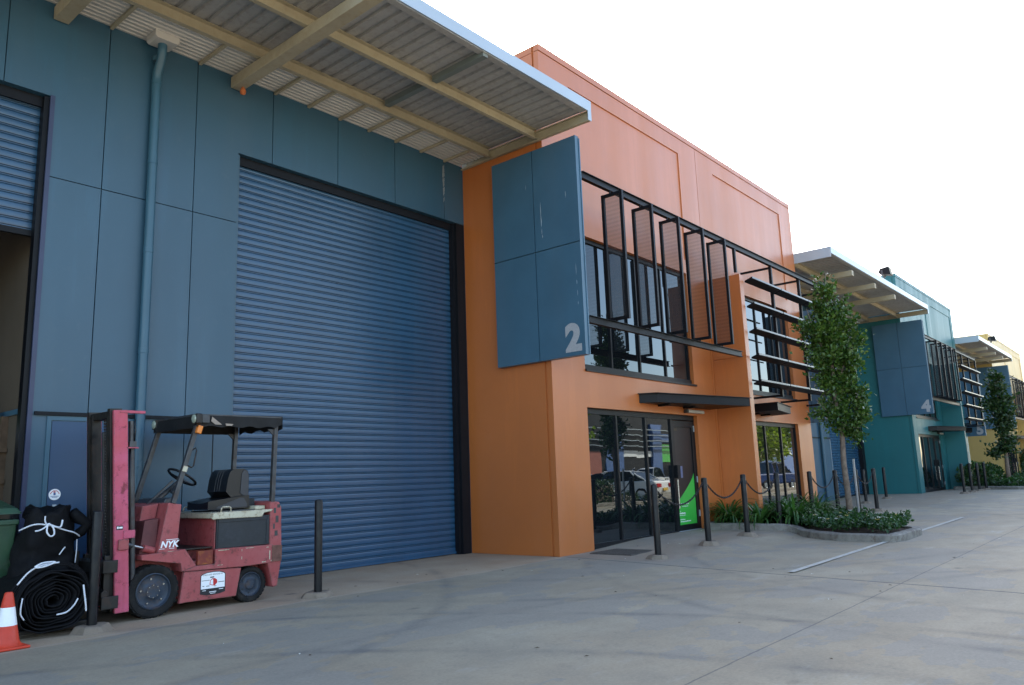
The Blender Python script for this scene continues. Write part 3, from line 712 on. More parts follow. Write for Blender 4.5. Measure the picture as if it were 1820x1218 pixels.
        if wi == 0 and poster:
            # green sign with a curved upper edge
            xl, xr = dl + 0.075, dr - 0.095; zb = g0 + 0.125
            pts = [(xl, zb), (xr, zb)] + [(xr - (xr - xl) * s, zb + 1.03 - 0.56 * (s ** 0.78)) for s in [k / 14 for k in range(15)]]
            po = MB(); po.prism(pts, yg - 0.006, yg - 0.0035, 'y'); poo = po.build('poster', M['postgreen'], do)
            ln = MB(); L = xr - xl
            def row(z, x_, w, h):
                x = x_; k = 0
                while x < x_ + w:
                    ww_ = 0.012 + 0.022 * ((k * 37 % 7) / 7); ln.box(xl + x, xl + min(x + ww_, x_ + w), yg - 0.0072, yg - 0.0062, zb + z, zb + z + h * (0.7 + 0.3 * ((k * 5) % 3) / 2)); x += ww_ + 0.006; k += 1
            row(0.405, 0.03, 0.42, 0.030); row(0.36, 0.16, 0.26, 0.014)
            row(0.265, 0.05, 0.04, 0.012); row(0.215, 0.03, 0.25, 0.034); row(0.185, 0.03, 0.25, 0.012)
            row(0.095, 0.05, 0.20, 0.022); row(0.055, 0.05, 0.44, 0.022)
            ln.build('lettering', M['white'], poo)
            no = MB(); no.box(dl + 0.12, dl + 0.36, yg - 0.0065, yg - 0.004, 1.16, 1.40); noo = no.build('notice', M['paper'], do)
            n2 = MB()
            for k in range(6): n2.box(dl + 0.15, dl + 0.33 - 0.03 * (k % 3), yg - 0.0078, yg - 0.0067, 1.19 + 0.033 * k, 1.20 + 0.033 * k)
            n2.build('lettering', M['steelblue'], noo)
            tp = MB(); tp.box(dl + 0.10, dl + 0.24, yg - 0.0045, yg - 0.0035, 2.13, 2.18); tp.build('label_strip', M['ply'], do)
            sl = MB(); sl.box(dl, dr, yg - 0.06, yg - 0.026, g0 - 0.03, g0 + 0.012); sl.build('door_sill', M['zinc'], do)
    # awnings with slanting front edge
    def awning(pts):
        a = MB()
        inner = pts
        a.prism(inner, 2.62, 2.79, 'z'); a2 = [(p[0] + (0.05 if p[0] > sum(q[0] for q in pts) / 4 else -0.05), p[1] - (0.03 if p[1] < YF - 0.05 else 0)) for p in pts]
        a.prism(a2, 2.79, 2.805, 'z')
        for k in (0.25, 0.6):
            x = pts[0][0] + (pts[1][0] - pts[0][0]) * k; a.box(x - 0.04, x + 0.04, YF - 0.25, YF - 0.002, 2.585, 2.62)
        return a.build('awning', M['black'], T, bevel=0.003)
    k = fx - x0
    awning([(x0 + k * 0.45, YF - 0.004), (fx - 0.38, YF - 0.004), (fx - 0.38, 6.80), (x0 + k * 0.48, 7.44)])
    awning([(fx + 1.34, YF - 0.004), (fx + 3.2, YF - 0.004), (fx + 3.05, 7.22), (fx + 1.34, 6.87)])
    # batten light
    l = MB(); l.box(x0 + k * 0.74, x0 + k * 0.745 + 0.04, YF - 0.09, YF - 0.002, 2.50, 2.575, 0); l.box(x0 + k * 0.745 + 0.04, x0 + k * 0.745 + 0.76, YF - 0.085, YF - 0.002, 2.505, 2.57, 1)
    l.build('batten_light', [M['steelgrey'], M['soffit']], T, bevel=0.008)
    # numbered sign panels
    def panel(xa, xb, y0, y1, z0, z1, txt):
        p = MB(); ym = (y0 + y1) / 2; zm = z0 + (z1 - z0) * 0.505
        us = sorted({y0, ym - 0.009, ym + 0.009, y1}); ws = sorted({z0, zm - 0.009, zm + 0.009, z1})
        p.relief(us, ws, lambda u, w: 0.03 if abs(u - ym) < 0.009 or abs(w - zm) < 0.009 else 0.0, lambda u, w, d: (xa + d, u, w))
        p.add([(xa, y0, z0), (xb - 0.03, y0, z0), (xb - 0.03, y0, z1), (xa, y0, z1)], [(0, 1, 2, 3)])
        p.add([(xa, y1, z0), (xb, y1, z0), (xb, y1, z1), (xa, y1, z1)], [(0, 1, 2, 3)])
        p.add([(xa, y0, z1), (xb, y0, z1), (xb, y1, z1), (xa, y1, z1)], [(0, 1, 2, 3)]); p.add([(xa, y0, z0), (xb, y0, z0), (xb, y1, z0), (xa, y1, z0)], [(0, 1, 2, 3)])
        p.add([(xb, y0 + 0.02, z0), (xb, y1, z0), (xb, y1, z1), (xb, y0 + 0.02, z1)], [(0, 1, 2, 3)])
        p.box(xb - 0.028, xb - 0.002, y0 - 0.012, y0 + 0.05, z0 + 0.01, z1 - 0.03)
        po = p.build('sign_panel', M['panelblue'], T, fix=False)
        n = text_mb(txt, 0.60, frame((xa - 0.003, y0 + 0.23, z0 + 0.10), (0, -1, 0), (0, 0, 1), (-1, 0, 0)), 0.002, 0.032)
        n.build('number', M['number'], po)
        return po
    panel(x0 - 0.13, x0 - 0.008, 6.95, 8.83, 3.19, 6.93, num_l)
    panel(x1 + 0.008, x1 + 0.13, 6.95, 8.4, 2.52, 5.75, num_r)
    # vertical louvre screen
    s = MB()
    def chan(xa, xb, z0, z1):
        s.box(xa, xb, 6.955, 6.965, z0, z1); s.box(xa, xb, 6.92, 7.00, z1 - 0.008, z1); s.box(xa, xb, 6.92, 7.00, z0, z0 + 0.008)
    chan(x0 + 0.02, x1 - 0.15, 6.20, 6.33); chan(x0 + 0.02, fx - 0.22, 3.72, 3.845)
    s.box(fx - 0.20, fx - 0.14, 6.925, 6.985, 5.655, 6.20)
    so = s.build('vertical_louvre_screen', M['black'], T)
    for i in range(5):
        x = x0 + k * (0.139 + 0.1662 * i); rt = 0.0
        f = MB(); w = 0.055; ya, yb = 6.685, 7.115; za, zb = 3.87, 6.15
        f.box(x - 0.026, x + 0.026, ya, ya + w, za, zb); f.box(x - 0.026, x + 0.026, yb - w, yb, za, zb)
        f.box(x - 0.019, x + 0.019, ya + w, yb - w, zb - w, zb); f.box(x - 0.019, x + 0.019, ya + w, yb - w, za, za + w)
        f.cyl((x, 6.94, zb), (x, 6.94, 6.205), 0.016, 8); f.cyl((x, 6.94, 3.84), (x, 6.94, za), 0.016, 8)
        for q in range(9):
            zz = za + 0.15 + q * 0.25; f.box(x - 0.030, x - 0.026, ya + 0.018, ya + 0.03, zz, zz + 0.012); f.box(x - 0.030, x - 0.026, yb - 0.03, yb - 0.018, zz, zz + 0.012)
        fo = f.build('blade', M['black'], so)
        m = MB(); m.add([(x, ya + w, za + w), (x, yb - w, za + w), (x, yb - w, zb - w), (x, ya + w, zb - w)], [(0, 1, 2, 3)])
        m.build('mesh_infill', M['mesh'], so)
    # horizontal louvre screen
    px = [x1 - (x1 - fx - 0.2) * q for q in (0.69, 0.36, 0.03)]
    ho = bpy.data.objects.new('horizontal_louvre_screen', None); COL.objects.link(ho); ho.parent = T
    for x in px:
        h = MB(); h.box(x - 0.035, x + 0.035, 6.95, 7.02, 2.97, 6.20)
        for z in (6.165, 3.0): h.box(x - 0.022, x + 0.022, 7.02, YF - 0.002, z - 0.025, z + 0.025)
        h.build('post', M['black'], ho)
    for i in range(5):
        z = 5.55 - 0.588 * i; xs_ = [fx + 0.24] + [x for x in px]
        xs_[-1] = min(xs_[-1], x1 - 0.35)
        b = MB()
        for q in range(3):
            a, c = xs_[q] + 0.02, xs_[q + 1] - 0.02
            b.prism([(6.755, z + 0.012), (6.755, z + 0.05), (6.762, z + 0.05), (6.762, z + 0.012)], a, c, 'x', 1); b.prism([(6.7625, z + 0.006), (6.7625, z + 0.048), (6.945, z - 0.018), (6.945, z - 0.055)], a, c, 'x', 0)
        b.build('louvre_shelf', [M['black'], lip_glint], ho)
    return T
lip_glint = simple('louvre_lip_glint', (0.13, 0.14, 0.15), 0.35, 0.2, 0.1, 4)  # lighter grey lip on black shelves: the front edge's specular glint painted as colour
def scratches(T):
    m = MB()
    for (y, z, h, w) in ((7.74, 5.80, 0.16, 0.006), (7.735, 5.60, 0.10, 0.008), (7.73, 5.42, 0.05, 0.005), (7.72, 5.33, 0.03, 0.006), (7.20, 5.95, 0.06, 0.004), (7.06, 4.62, 0.10, 0.004), (7.055, 4.40, 0.04, 0.006), (7.05, 4.22, 0.05, 0.004), (7.05, 4.05, 0.03, 0.004), (8.05, 6.3, 0.05, 0.003)):
        m.prism([(y - w, z), (y, z + h), (y + w * 0.6, z + h * 0.4), (y + w * 0.3, z - h), (y - w * 0.5, z - h * 0.6)], T.location.x - 0.1318, T.location.x - 0.1304, 'x')
    m.build('paint_scratch', simple('pale_scratch', (0.38, 0.44, 0.48), 0.6), T)
TW = tower('office_block', 'orange rendered two-storey block with a blue number 2 panel and black sunshade screens', 'o', 10.2, 12.0, 0.98, 4.12, M['orange'], '2', '3', 0.0, True, 16.3)
scratches(TW)
tower('office_block', 'teal rendered two-storey block further down the row with number 4 and 5 panels', 't', 33.7, 10.4, 0.62, 4.0, M['teal'], '4', '5', 0.12, False, 39.0)
tower('office_block', 'yellow rendered two-storey block, the farthest of the row', 'y', 54.5, 13.0, 0.9, 4.3, M['yellow'], '6', '7', 0.12, False, None)

# floodlights standing on the canopies
def flood(x, label):
    t = thing('floodlight', (x, 6.86, 7.49), label, 'floodlight', 'floodlights on the canopies')
    b = MB(); b.cyl((x, 6.86, 7.49), (x, 6.86, 7.72), 0.025, 10); b.box(x - 0.07, x + 0.07, 6.80, 6.92, 7.49, 7.50); b.box(x - 0.2, x + 0.2, 6.85, 6.87, 7.72, 7.735)
    b.box(x - 0.20, x - 0.185, 6.83, 6.89, 7.735, 7.92); b.box(x + 0.185, x + 0.20, 6.83, 6.89, 7.735, 7.92); b.build('bracket', M['steelgrey'], t)
    h = MB(); h.prism([(6.60, 7.72), (6.64, 8.02), (6.92, 7.98), (6.98, 7.86), (6.95, 7.80)], x - 0.18, x + 0.18, 'x'); ho = h.build('lamp_housing', M['black'], t, bevel=0.01)
    g = MB(); g.add([(x - 0.16, 6.592, 7.735), (x + 0.16, 6.592, 7.735), (x + 0.16, 6.63, 8.005), (x - 0.16, 6.63, 8.005)], [(0, 1, 2, 3)]); g.build('lamp_glass', M['cream'], ho)
flood(28.3, 'floodlight tilted up on the middle canopy between orange and teal blocks')
flood(48.9, 'floodlight on the far canopy beside the yellow block')

# ------------------------------------------------------------------ bollards and chains
def make_bollard(x, y, label, group, r=0.05):
    z = gz(x, y)
    t = thing('bollard', (x, y, z), label, 'bollard', group)
    b = MB(); b.lathe((x, y, z), [(r, 0.02), (r, 1.085), (r * 0.93, 1.10), (r * 0.6, 1.108), (0.0, 1.11)], 'z', 24); b.build('post', M['bollard'], t, smooth=True)
    f = MB(); n = 7; random.seed(int(x * 100)); ring = [(0.20 + 0.07 * random.random()) for _ in range(n)]
    vs = [(x + ring[i] * math.cos(2 * PI * i / n + 0.4), y + ring[i] * math.sin(2 * PI * i / n + 0.4), z - 0.06) for i in range(n)] + \
         [(x + ring[i] * 0.62 * math.cos(2 * PI * i / n + 0.4), y + ring[i] * 0.62 * math.sin(2 * PI * i / n + 0.4), z + 0.06 + 0.012 * math.sin(i * 2.3)) for i in range(n)]
    f.add(vs, [tuple(range(2 * n - 1, n - 1, -1))[::-1]] + [(i, (i + 1) % n, n + (i + 1) % n, n + i) for i in range(n)])
    f.build('footing', M['footing'], t, bevel=0.012)
    return t
RG = 'bollards along the row of units'
row = [10.58, 12.26, 13.83, 15.41, 17.27, 18.94, 20.49, 22.0]
lab = ['black bollard nearest the orange pilaster, first of the chained row', 'black bollard in front of the green poster door', 'black bollard before the orange fin wall, beside the plant bed',
       'black bollard at the corner of the plant bed kerb', 'black bollard rising from the strappy leaves before the orange corner', 'black bollard just left of the young tree trunk',
       'black bollard just right of the young tree trunk and its stake', 'black bollard ending the chained row right of the tree']
for x, l in zip(row, lab): make_bollard(x, 6.17, l, RG)
make_bollard(3.18, 7.97, 'scuffed black bollard standing before the forklift mast', RG, 0.045)
make_bollard(5.59, 7.79, 'lone black bollard before the closed blue roller door', RG, 0.046)
make_bollard(27.55, 8.05, 'slim black bollard before the second blue roller door', RG)
make_bollard(29.95, 8.05, 'black bollard before the side wall of the teal block', RG)
far = [33.15, 34.6, 36.1, 37.6]
for x, l in zip(far, ['first far bollard from the left, before the teal shopfront', 'second far bollard from the left, before the teal fin wall', 'third far bollard, left edge of the far shrubs', 'fourth far bollard, standing in front of the far shrubs']):
    make_bollard(x, 6.17, l, RG)
for x, l in zip([39.6, 41.0, 44.6, 47.0], ['distant bollard behind the far shrubs, left of the pair', 'distant bollard behind the far shrubs, right of the pair', 'distant bollard left of the far tree trunk', 'distant bollard right behind the far tree trunk']):
    make_bollard(x, 7.3 if x < 43 else 7.9, l, RG)
def chain(xa, xb, y, label):
    za, zb = gz(xa, y) + 1.03, gz(xb, y) + 1.03; mb = MB(); n = int((xb - xa) / 0.042); sag = 0.30
    P = lambda s: Vector((xa + 0.05 + (xb - xa - 0.1) * s, y, za + (zb - za) * s - sag * 4 * s * (1 - s)))
    for i in range(n):
        a, b = P(i / n), P((i + 1) / n); t = (b - a).normalized(); c = (a + b) / 2; u = Vector((0, 1, 0)) if i % 2 else t.cross(Vector((0, 1, 0)))
        pts = [c + t * 0.032 * math.cos(2 * PI * k / 8) + u * 0.014 * math.sin(2 * PI * k / 8) for k in range(9)]
        mb.tube(pts, 0.0062, 5, False)
    tag(mb.build('chain', M['chain'], loc=tuple(P(0)), smooth='all'), label, 'chain', 'chains slung between the bollards')
chain(row[0], row[1], 6.17, 'sagging dark chain before the green poster, leftmost of the chains')
chain(row[1], row[2], 6.17, 'sagging dark chain before the orange recess beside the shop door')
chain(row[2], row[3], 6.17, 'sagging dark chain before the fin wall and the tree-reflecting glass')
chain(row[4], row[5], 6.17, 'sagging dark chain before the second blue warehouse door')
chain(row[5], row[6], 6.17, 'sagging dark chain passing behind the young tree trunk')
chain(row[6], row[7], 6.17, 'sagging dark chain right of the tree stake, last of the chains')

# door mat
dm = MB(); dm.box(10.75, 11.95, 6.75, 7.55, 0.0, 0.02); 
for i in range(24): dm.box(10.77 + i * 0.049, 10.79 + i * 0.049, 6.77, 7.53, 0.02, 0.026)
tag(dm.build('door_mat', M['mat'], loc=(11.35, 7.15, 0.0)), 'dark rubber door mat on the paving beside the orange pilaster', 'door mat')

# ------------------------------------------------------------------ planters and plants
def smooth_poly(pts, r=0.25, n=5):
    out = []; N = len(pts)
    for i in range(N):
        p0, p1, p2 = Vector(pts[i - 1]), Vector(pts[i]), Vector(pts[(i + 1) % N])
        d0 = (p0 - p1); d2 = (p2 - p1); k = min(r, d0.length * 0.45, d2.length * 0.45)
        a = p1 + d0.normalized() * k; b = p1 + d2.normalized() * k
        for j in range(n + 1):
            s = j / n; out.append(tuple((1 - s) ** 2 * a + 2 * s * (1 - s) * p1 + s * s * b))
    return out
def offset_poly(pts, d):
    out = []; N = len(pts); area = sum(pts[i][0] * pts[(i + 1) % N][1] - pts[(i + 1) % N][0] * pts[i][1] for i in range(N)); sgn = 1 if area > 0 else -1
    for i in range(N):
        a, b = Vector(pts[i - 1]), Vector(pts[(i + 1) % N]); t = (b - a).normalized(); nrm = Vector((-t.y, t.x)) * sgn
        p = Vector(pts[i]) + nrm * d; out.append((p.x, p.y))
    return out
def planter(pts, label, h=0.13):
    cx = sum(p[0] for p in pts) / len(pts); cy = sum(p[1] for p in pts) / len(pts)
    t = thing('planter_bed', (cx, cy, 0), label, 'planter')
    o = smooth_poly(pts); i1 = offset_poly(o, 0.03); i2 = offset_poly(o, 0.15); n = len(o); k = MB()
    zs = lambda p, z: (p[0], p[1], gz(p[0], p[1]) + z + 0.006 * math.sin(p[0] * 9 + p[1] * 7))
    vs = [(p[0], p[1], gz(p[0], p[1]) - 0.05) for p in o] + [zs(p, h - 0.025) for p in o] + [zs(p, h) for p in i1] + [zs(p, h) for p in i2] + [(p[0], p[1], gz(p[0], p[1]) - 0.02) for p in i2]
    fs = []
    for r_ in range(4):
        for i in range(n):
            i_ = (i + 1) % n; fs.append((r_ * n + i, r_ * n + i_, (r_ + 1) * n + i_, (r_ + 1) * n + i))
    k.add(vs, fs); k.build('kerb', M['concrete'], t, smooth=True)
    s = MB(); s.add([(p[0], p[1], gz(p[0], p[1]) + h * 0.7) for p in i2], [tuple(range(n))]); s.build('soil', M['soil'], t)
    return i2
BED = [(15.02, 7.72), (15.0, 6.75), (15.0, 6.30), (15.22, 5.85), (14.75, 5.45), (14.22, 4.75), (14.15, 3.78), (14.6, 3.68), (15.95, 3.72), (16.15, 4.0), (18.7, 6.0), (19.2, 7.72)]
inner = planter(BED, 'concrete kerbed plant bed with the young tree, in front of the orange block')
BED2 = [(37.9, 7.5), (37.8, 6.3), (37.0, 4.9), (37.2, 4.0), (40.2, 4.0), (42.0, 6.2), (42.5, 7.5)]
inner2 = planter(BED2, 'far kerbed plant bed with shrubs, before the teal block')
def inside(p, poly):
    c = False; n = len(poly)
    for i in range(n):
        a, b = poly[i], poly[i - 1]
        if (a[1] > p[1]) != (b[1] > p[1]) and p[0] < (b[0] - a[0]) * (p[1] - a[1]) / (b[1] - a[1] + 1e-9) + a[0]: c = not c
    return c
def leafquads(mb, P, size, up=0.3, mi=0, asp=0.42, out=None):
    """one folded leaf per point"""
    for k, p in enumerate(P):
        p = Vector(p); d = Vector(rng.normal(size=3)); d.z += up
        if out is not None: d += Vector(out[k]) * 1.2
        d.normalize(); s = d.cross(Vector(rng.normal(size=3))); s.normalize(); L = size * (0.7 + 0.6 * rng.random()); w = L * asp
        nn = d.cross(s) * (w * 0.25)
        v = [p, p + d * L * 0.45 + s * w + nn, p + d * L, p + d * L * 0.45 - s * w + nn]
        mb.add(v, [(0, 1, 2), (0, 2, 3)], mi)
def blob_points(c, r, n, shell=0.55):
    u = rng.normal(size=(n, 3)); u /= np.linalg.norm(u, axis=1)[:, None]
    q = (shell + (1 - shell) * rng.random((n, 1)) ** 0.6)
    # lumpy surface
    lump = np.array([1 + 0.22 * mnoise.noise(Vector(v * 1.9) + Vector((c[0], c[1], c[2]))) for v in u])[:, None]
    return np.array(c) + u * q * lump * np.array(r), u
# tree in the bed: lobes given as (sideways, height, sideways radius, height radius)
RGT = Vector((0.6445, -0.7646, 0)); FWD = Vector((0.7646, 0.6445, 0))
def tree(name, base, label, lobes, nleaf, leaf, trunk_r, trunk_pts, mats, density=1.0, branches=()):
    t = thing(name, base, label, 'tree'); b = Vector(base)
    tr = MB(); tr.tube([b + RGT * p[0] + FWD * p[2] + Vector((0, 0, p[1])) for p in trunk_pts], [trunk_r * p[3] for p in trunk_pts], 10)
    for br in branches: tr.tube([b + RGT * p[0] + FWD * p[2] + Vector((0, 0, p[1])) for p in br], [trunk_r * p[3] for p in br], 7)
    tr.build('trunk', M['bark'], t, smooth='all')
    cr = MB(); tot = sum(l[2] * l[3] for l in lobes)
    for li, l in enumerate(lobes):
        n = int(nleaf * l[2] * l[3] / tot); f = l[4] if len(l) > 4 else 0.0
        c = b + RGT * l[0] + FWD * f + Vector((0, 0, l[1]))
        # clumps of leaves at branch ends, with gaps between the clumps
        k = 34; cl = max(5, n // k)
        P, U = blob_points((c.x, c.y, c.z), (l[2], l[2], l[3]), cl, 0.35)
        for p, u in zip(P, U):
            dirn = np.array(u) + np.array((0, 0, 0.35)); dirn /= np.linalg.norm(dirn)
            tt = rng.random((k, 1)); wd = leaf * (0.35 + 0.75 * rng.random())
            pp = p + dirn * (tt - 0.5) * leaf * 3.2 + rng.normal(size=(k, 3)) * wd
            leafquads(cr, pp, leaf, 0.25, 0, 0.34, [dirn] * k)
    cr.build('crown', mats, t, fix=False)
    return t
TB = (16.42, 5.13, gz(16.42, 5.13) + 0.16)
lobes = [(0.00, 5.35, 0.26, 0.30), (0.14, 4.95, 0.36, 0.34), (-0.16, 4.80, 0.30, 0.34), (0.30, 4.50, 0.36, 0.36), (-0.48, 4.30, 0.40, 0.36), (-0.08, 4.25, 0.44, 0.42), (0.52, 4.05, 0.34, 0.36),
         (-0.34, 3.78, 0.40, 0.30), (0.12, 3.70, 0.44, 0.40), (0.50, 3.45, 0.26, 0.36), (-0.22, 3.25, 0.34, 0.28), (0.42, 2.98, 0.28, 0.36), (0.08, 3.05, 0.30, 0.30), (0.60, 2.62, 0.24, 0.22),
         (-0.36, 2.45, 0.32, 0.20), (0.10, 2.50, 0.32, 0.26), (0.42, 2.30, 0.30, 0.24), (-0.18, 2.12, 0.16, 0.10), (0.40, 1.92, 0.16, 0.12), (0.22, 2.05, 0.22, 0.14)]
tree('young_tree', TB, 'slender young tree with a narrow dark green crown in the kerbed bed', [(a * 0.74, 1.28 + (z - 1.28) * 0.90 - 0.12, c * 0.66, d * 0.80) for a, z, c, d in lobes], 10500, 0.084, 0.058,
     [(0, -0.1, 0, 1.15), (0.0, 0.5, 0, 1.0), (-0.02, 1.2, 0, 0.92), (0.02, 1.9, 0, 0.8), (-0.06, 2.6, 0, 0.62), (-0.03, 3.4, 0, 0.45), (0.0, 4.4, 0, 0.3), (0.02, 5.2, 0, 0.12)], M['leaf'],
     branches=[[(-0.06, 2.6, 0, 0.5), (0.12, 3.0, 0, 0.4), (0.35, 3.5, 0, 0.3), (0.42, 4.2, 0, 0.15)], [(0.0, 1.95, 0, 0.35), (-0.25, 2.25, 0, 0.25), (-0.45, 2.5, 0, 0.12)], [(-0.05, 3.2, 0, 0.4), (-0.3, 3.8, 0, 0.3), (-0.45, 4.4, 0, 0.14)], [(0.02, 1.85, 0.0, 0.3), (0.25, 2.05, 0, 0.2), (0.38, 2.1, 0, 0.1)]])
FT = (38.9, 5.5, gz(38.9, 5.5) + 0.05)
lobes2 = [(0.05, 4.85, 0.24, 0.30), (-0.02, 4.3, 0.38, 0.42), (-0.2, 3.6, 0.46, 0.5), (0.3, 3.5, 0.42, 0.5), (0.05, 2.9, 0.5, 0.42), (0.1, 2.35, 0.42, 0.36), (-0.2, 1.75, 0.36, 0.2), (0.15, 1.9, 0.34, 0.26), (-0.6, 1.45, 0.24, 0.14)]
tree('young_tree', FT, 'far slender dark green tree standing before the yellow block', [(a * 0.7, z * 0.965, c * 0.62, d * 0.9) for a, z, c, d in lobes2], 3600, 0.15, 0.085,
     [(0, -0.1, 0, 1.1), (-0.02, 0.7, 0, 1.0), (0.0, 1.5, 0, 0.8), (0.03, 2.6, 0, 0.6), (0.0, 3.6, 0, 0.4), (0.02, 4.7, 0, 0.15)], M['leafdark'])
sk = MB(); sk.box(16.80, 16.832, 5.06, 5.092, 0.05, 1.42)
tag(sk.build('tree_stake', M['stake'], loc=(16.816, 5.076, 0.1)), 'thin grey stake beside the young tree trunk', 'stake')

def lily(x, y, label, h=0.62, n=64, seed=0):
    r_ = np.random.default_rng(seed); mb = MB(); z0 = gz(x, y) + 0.09
    for i in range(n):
        a = r_.random() * 2 * PI; L = h * (0.8 + 0.7 * r_.random()); lean = 0.55 + 1.0 * r_.random(); w = 0.018 + 0.014 * r_.random()
        d = Vector((math.cos(a), math.sin(a), 0)); sd = Vector((-math.sin(a), math.cos(a), 0)); b = Vector((x, y, z0)) + d * 0.07 * r_.random()
        pts = []; ang = PI / 2 - 0.12 - 0.25 * r_.random(); p = b.copy(); seg = 7
        for s in range(seg + 1):
            pts.append(p.copy()); ang -= lean * (0.9 + 1.3 * s / seg) / seg * 1.4
            p = p + (d * math.cos(ang) + Vector((0, 0, 1)) * math.sin(ang)) * (L / seg)
        vs = []
        for s, q in enumerate(pts):
            ww = w * (1 - (s / seg) ** 3) * (0.7 + 0.3 * min(1, s / 2)); tw = 0.004
            vs += [q - sd * ww, q + Vector((0, 0, -tw)), q + sd * ww]
        fs = []
        for s in range(seg): fs += [(3 * s, 3 * s + 1, 3 * s + 4, 3 * s + 3), (3 * s + 1, 3 * s + 2, 3 * s + 5, 3 * s + 4)]
        mb.add(vs, fs)
    tag(mb.build('lily_clump', M['lily'], loc=(x, y, z0), smooth='all', fix=False), label, 'plant', 'strappy plants in the kerbed bed')
spots = [(15.35, 7.15), (15.45, 6.6), (15.8, 7.45), (16.1, 6.75), (16.0, 6.25), (16.75, 6.4), (16.8, 6.85), (17.3, 6.55), (17.75, 6.5), (17.2, 6.1), (16.2, 5.85), (17.9, 6.9), (15.75, 6.0), (16.65, 5.85)]
for i, (x, y) in enumerate(spots):
    lily(x, y, 'clump of arching strappy green leaves in the bed under the orange fin wall', 0.50 + 0.20 * ((i * 7) % 5) / 5, 80, i + 3)

def ground_cover():
    mb = MB(); P = []; N = 0
    poly = inner
    while len(P) < 7000:
        x = 14.1 + 5 * rng.random(); y = 3.7 + 2.6 * rng.random()
        if not inside((x, y), poly): continue
        if y > 5.75: continue
        top = 0.10 + 0.17 * (0.55 + 0.6 * mnoise.noise(Vector((x * 2.2, y * 2.2, 3)))) + 0.10 * (0.5 + mnoise.noise(Vector((x * 6, y * 6, 1))))
        P.append((x, y, gz(x, y) + 0.09 + top * (0.45 + 0.55 * rng.random())))
    leafquads(mb, P, 0.062, 0.7, 0, 0.36)
    for k in range(34):
        while True:
            x = 14.2 + 4 * rng.random(); y = 3.8 + 1.9 * rng.random()
            if inside((x, y), poly): break
        top = 0.10 + 0.17 * (0.55 + 0.6 * mnoise.noise(Vector((x * 2.2, y * 2.2, 3)))) + 0.10 * (0.5 + mnoise.noise(Vector((x * 6, y * 6, 1))))
        c = Vector((x, y, gz(x, y) + 0.10 + top)); mi = 1 if k % 3 else 2; s = 0.026 + 0.016 * rng.random()
        for a in range(6):
            d = Vector((math.cos(a * PI / 3), math.sin(a * PI / 3), 0.55)); e = Vector((-math.sin(a * PI / 3), math.cos(a * PI / 3), 0))
            mb.add([c, c + d * s * 0.6 + e * s * 0.45, c + d * s * 1.2, c + d * s * 0.6 - e * s * 0.45], [(0, 1, 2, 3)], mi)
    tag(mb.build('ground_cover', [M['cover'], M['petal'], M['petaly']], fix=False), 'low glossy ground cover with white and yellow flowers filling the kerbed bed', 'ground cover', kind='stuff')
ground_cover()
def shrub(x, y, r, h, label, n=900, leaf=0.09, mat='cover', group=None, z=None):
    z = gz(x, y) + 0.05 if z is None else z; t = thing('shrub', (x, y, z), label, 'shrub', group)
    mb = MB(); P, U = blob_points((x, y, z + h * 0.5), (r, r, h * 0.52), n, 0.5); P[:, 2] = np.maximum(P[:, 2], z + 0.03)
    leafquads(mb, P, leaf, 0.4, 0, 0.38, U); mb.build('foliage', M[mat], t, fix=False)
    s = MB()
    for k in range(5): s.tube([(x + 0.03 * k - 0.06, y, z - 0.02), (x + (k - 2) * r * 0.25, y + ((k * 3) % 5 - 2) * r * 0.2, z + h * 0.8)], [0.02, 0.006], 6)
    s.build('stem', M['bark'], t)
shrub(38.3, 6.6, 0.75, 1.05, 'rounded dark shrub behind the far bollards', 1500, 0.11)
shrub(39.4, 6.3, 0.65, 0.95, 'rounded shrub under the far tree', 1300, 0.11)
shrub(40.4, 5.6, 0.6, 0.40, 'low shrub at the right side of the far bed', 900, 0.1)
shrub(38.3, 5.2, 0.75, 0.35, 'low spreading shrub at the front of the far bed', 900, 0.1)
shrub(60.2, 7.0, 0.9, 1.9, 'tall dark shrub before the yellow block at the right edge', 1200, 0.16)
shrub(43.2, 5.4, 0.6, 0.55, 'small shrub on the far kerb right of the far tree', 700, 0.1)

# ------------------------------------------------------------------ cone, rolls, bin
cn = thing('traffic_cone', (2.42, 7.80, 0), 'orange traffic cone with a white reflective band beside the black rolls', 'traffic cone')
b = MB(); b.box(2.27, 2.57, 7.65, 7.95, 0.0, 0.022); b.build('base', M['conered'], cn, bevel=0.01)
b = MB(); b.lathe((2.42, 7.80, 0), [(0.135, 0.022), (0.115, 0.035), (0.103, 0.06), (0.078, 0.19), (0.077, 0.191), (0.053, 0.339), (0.054, 0.34), (0.034, 0.45), (0.028, 0.462), (0.020, 0.462), (0.018, 0.44)], 'z', 32)
co = b.build('cone_body', M['conered'], cn, smooth=True)
b = MB(); b.lathe((2.42, 7.80, 0), [(0.0785, 0.19), (0.0545, 0.34)], 'z', 32); b.build('reflective_band', M['reflective'], co, smooth='all')

def jit(p, k, a): return p + Vector((mnoise.noise(p * k), mnoise.noise(p * k + Vector((7, 3, 1))), mnoise.noise(p * k + Vector((2, 9, 4))))) * a
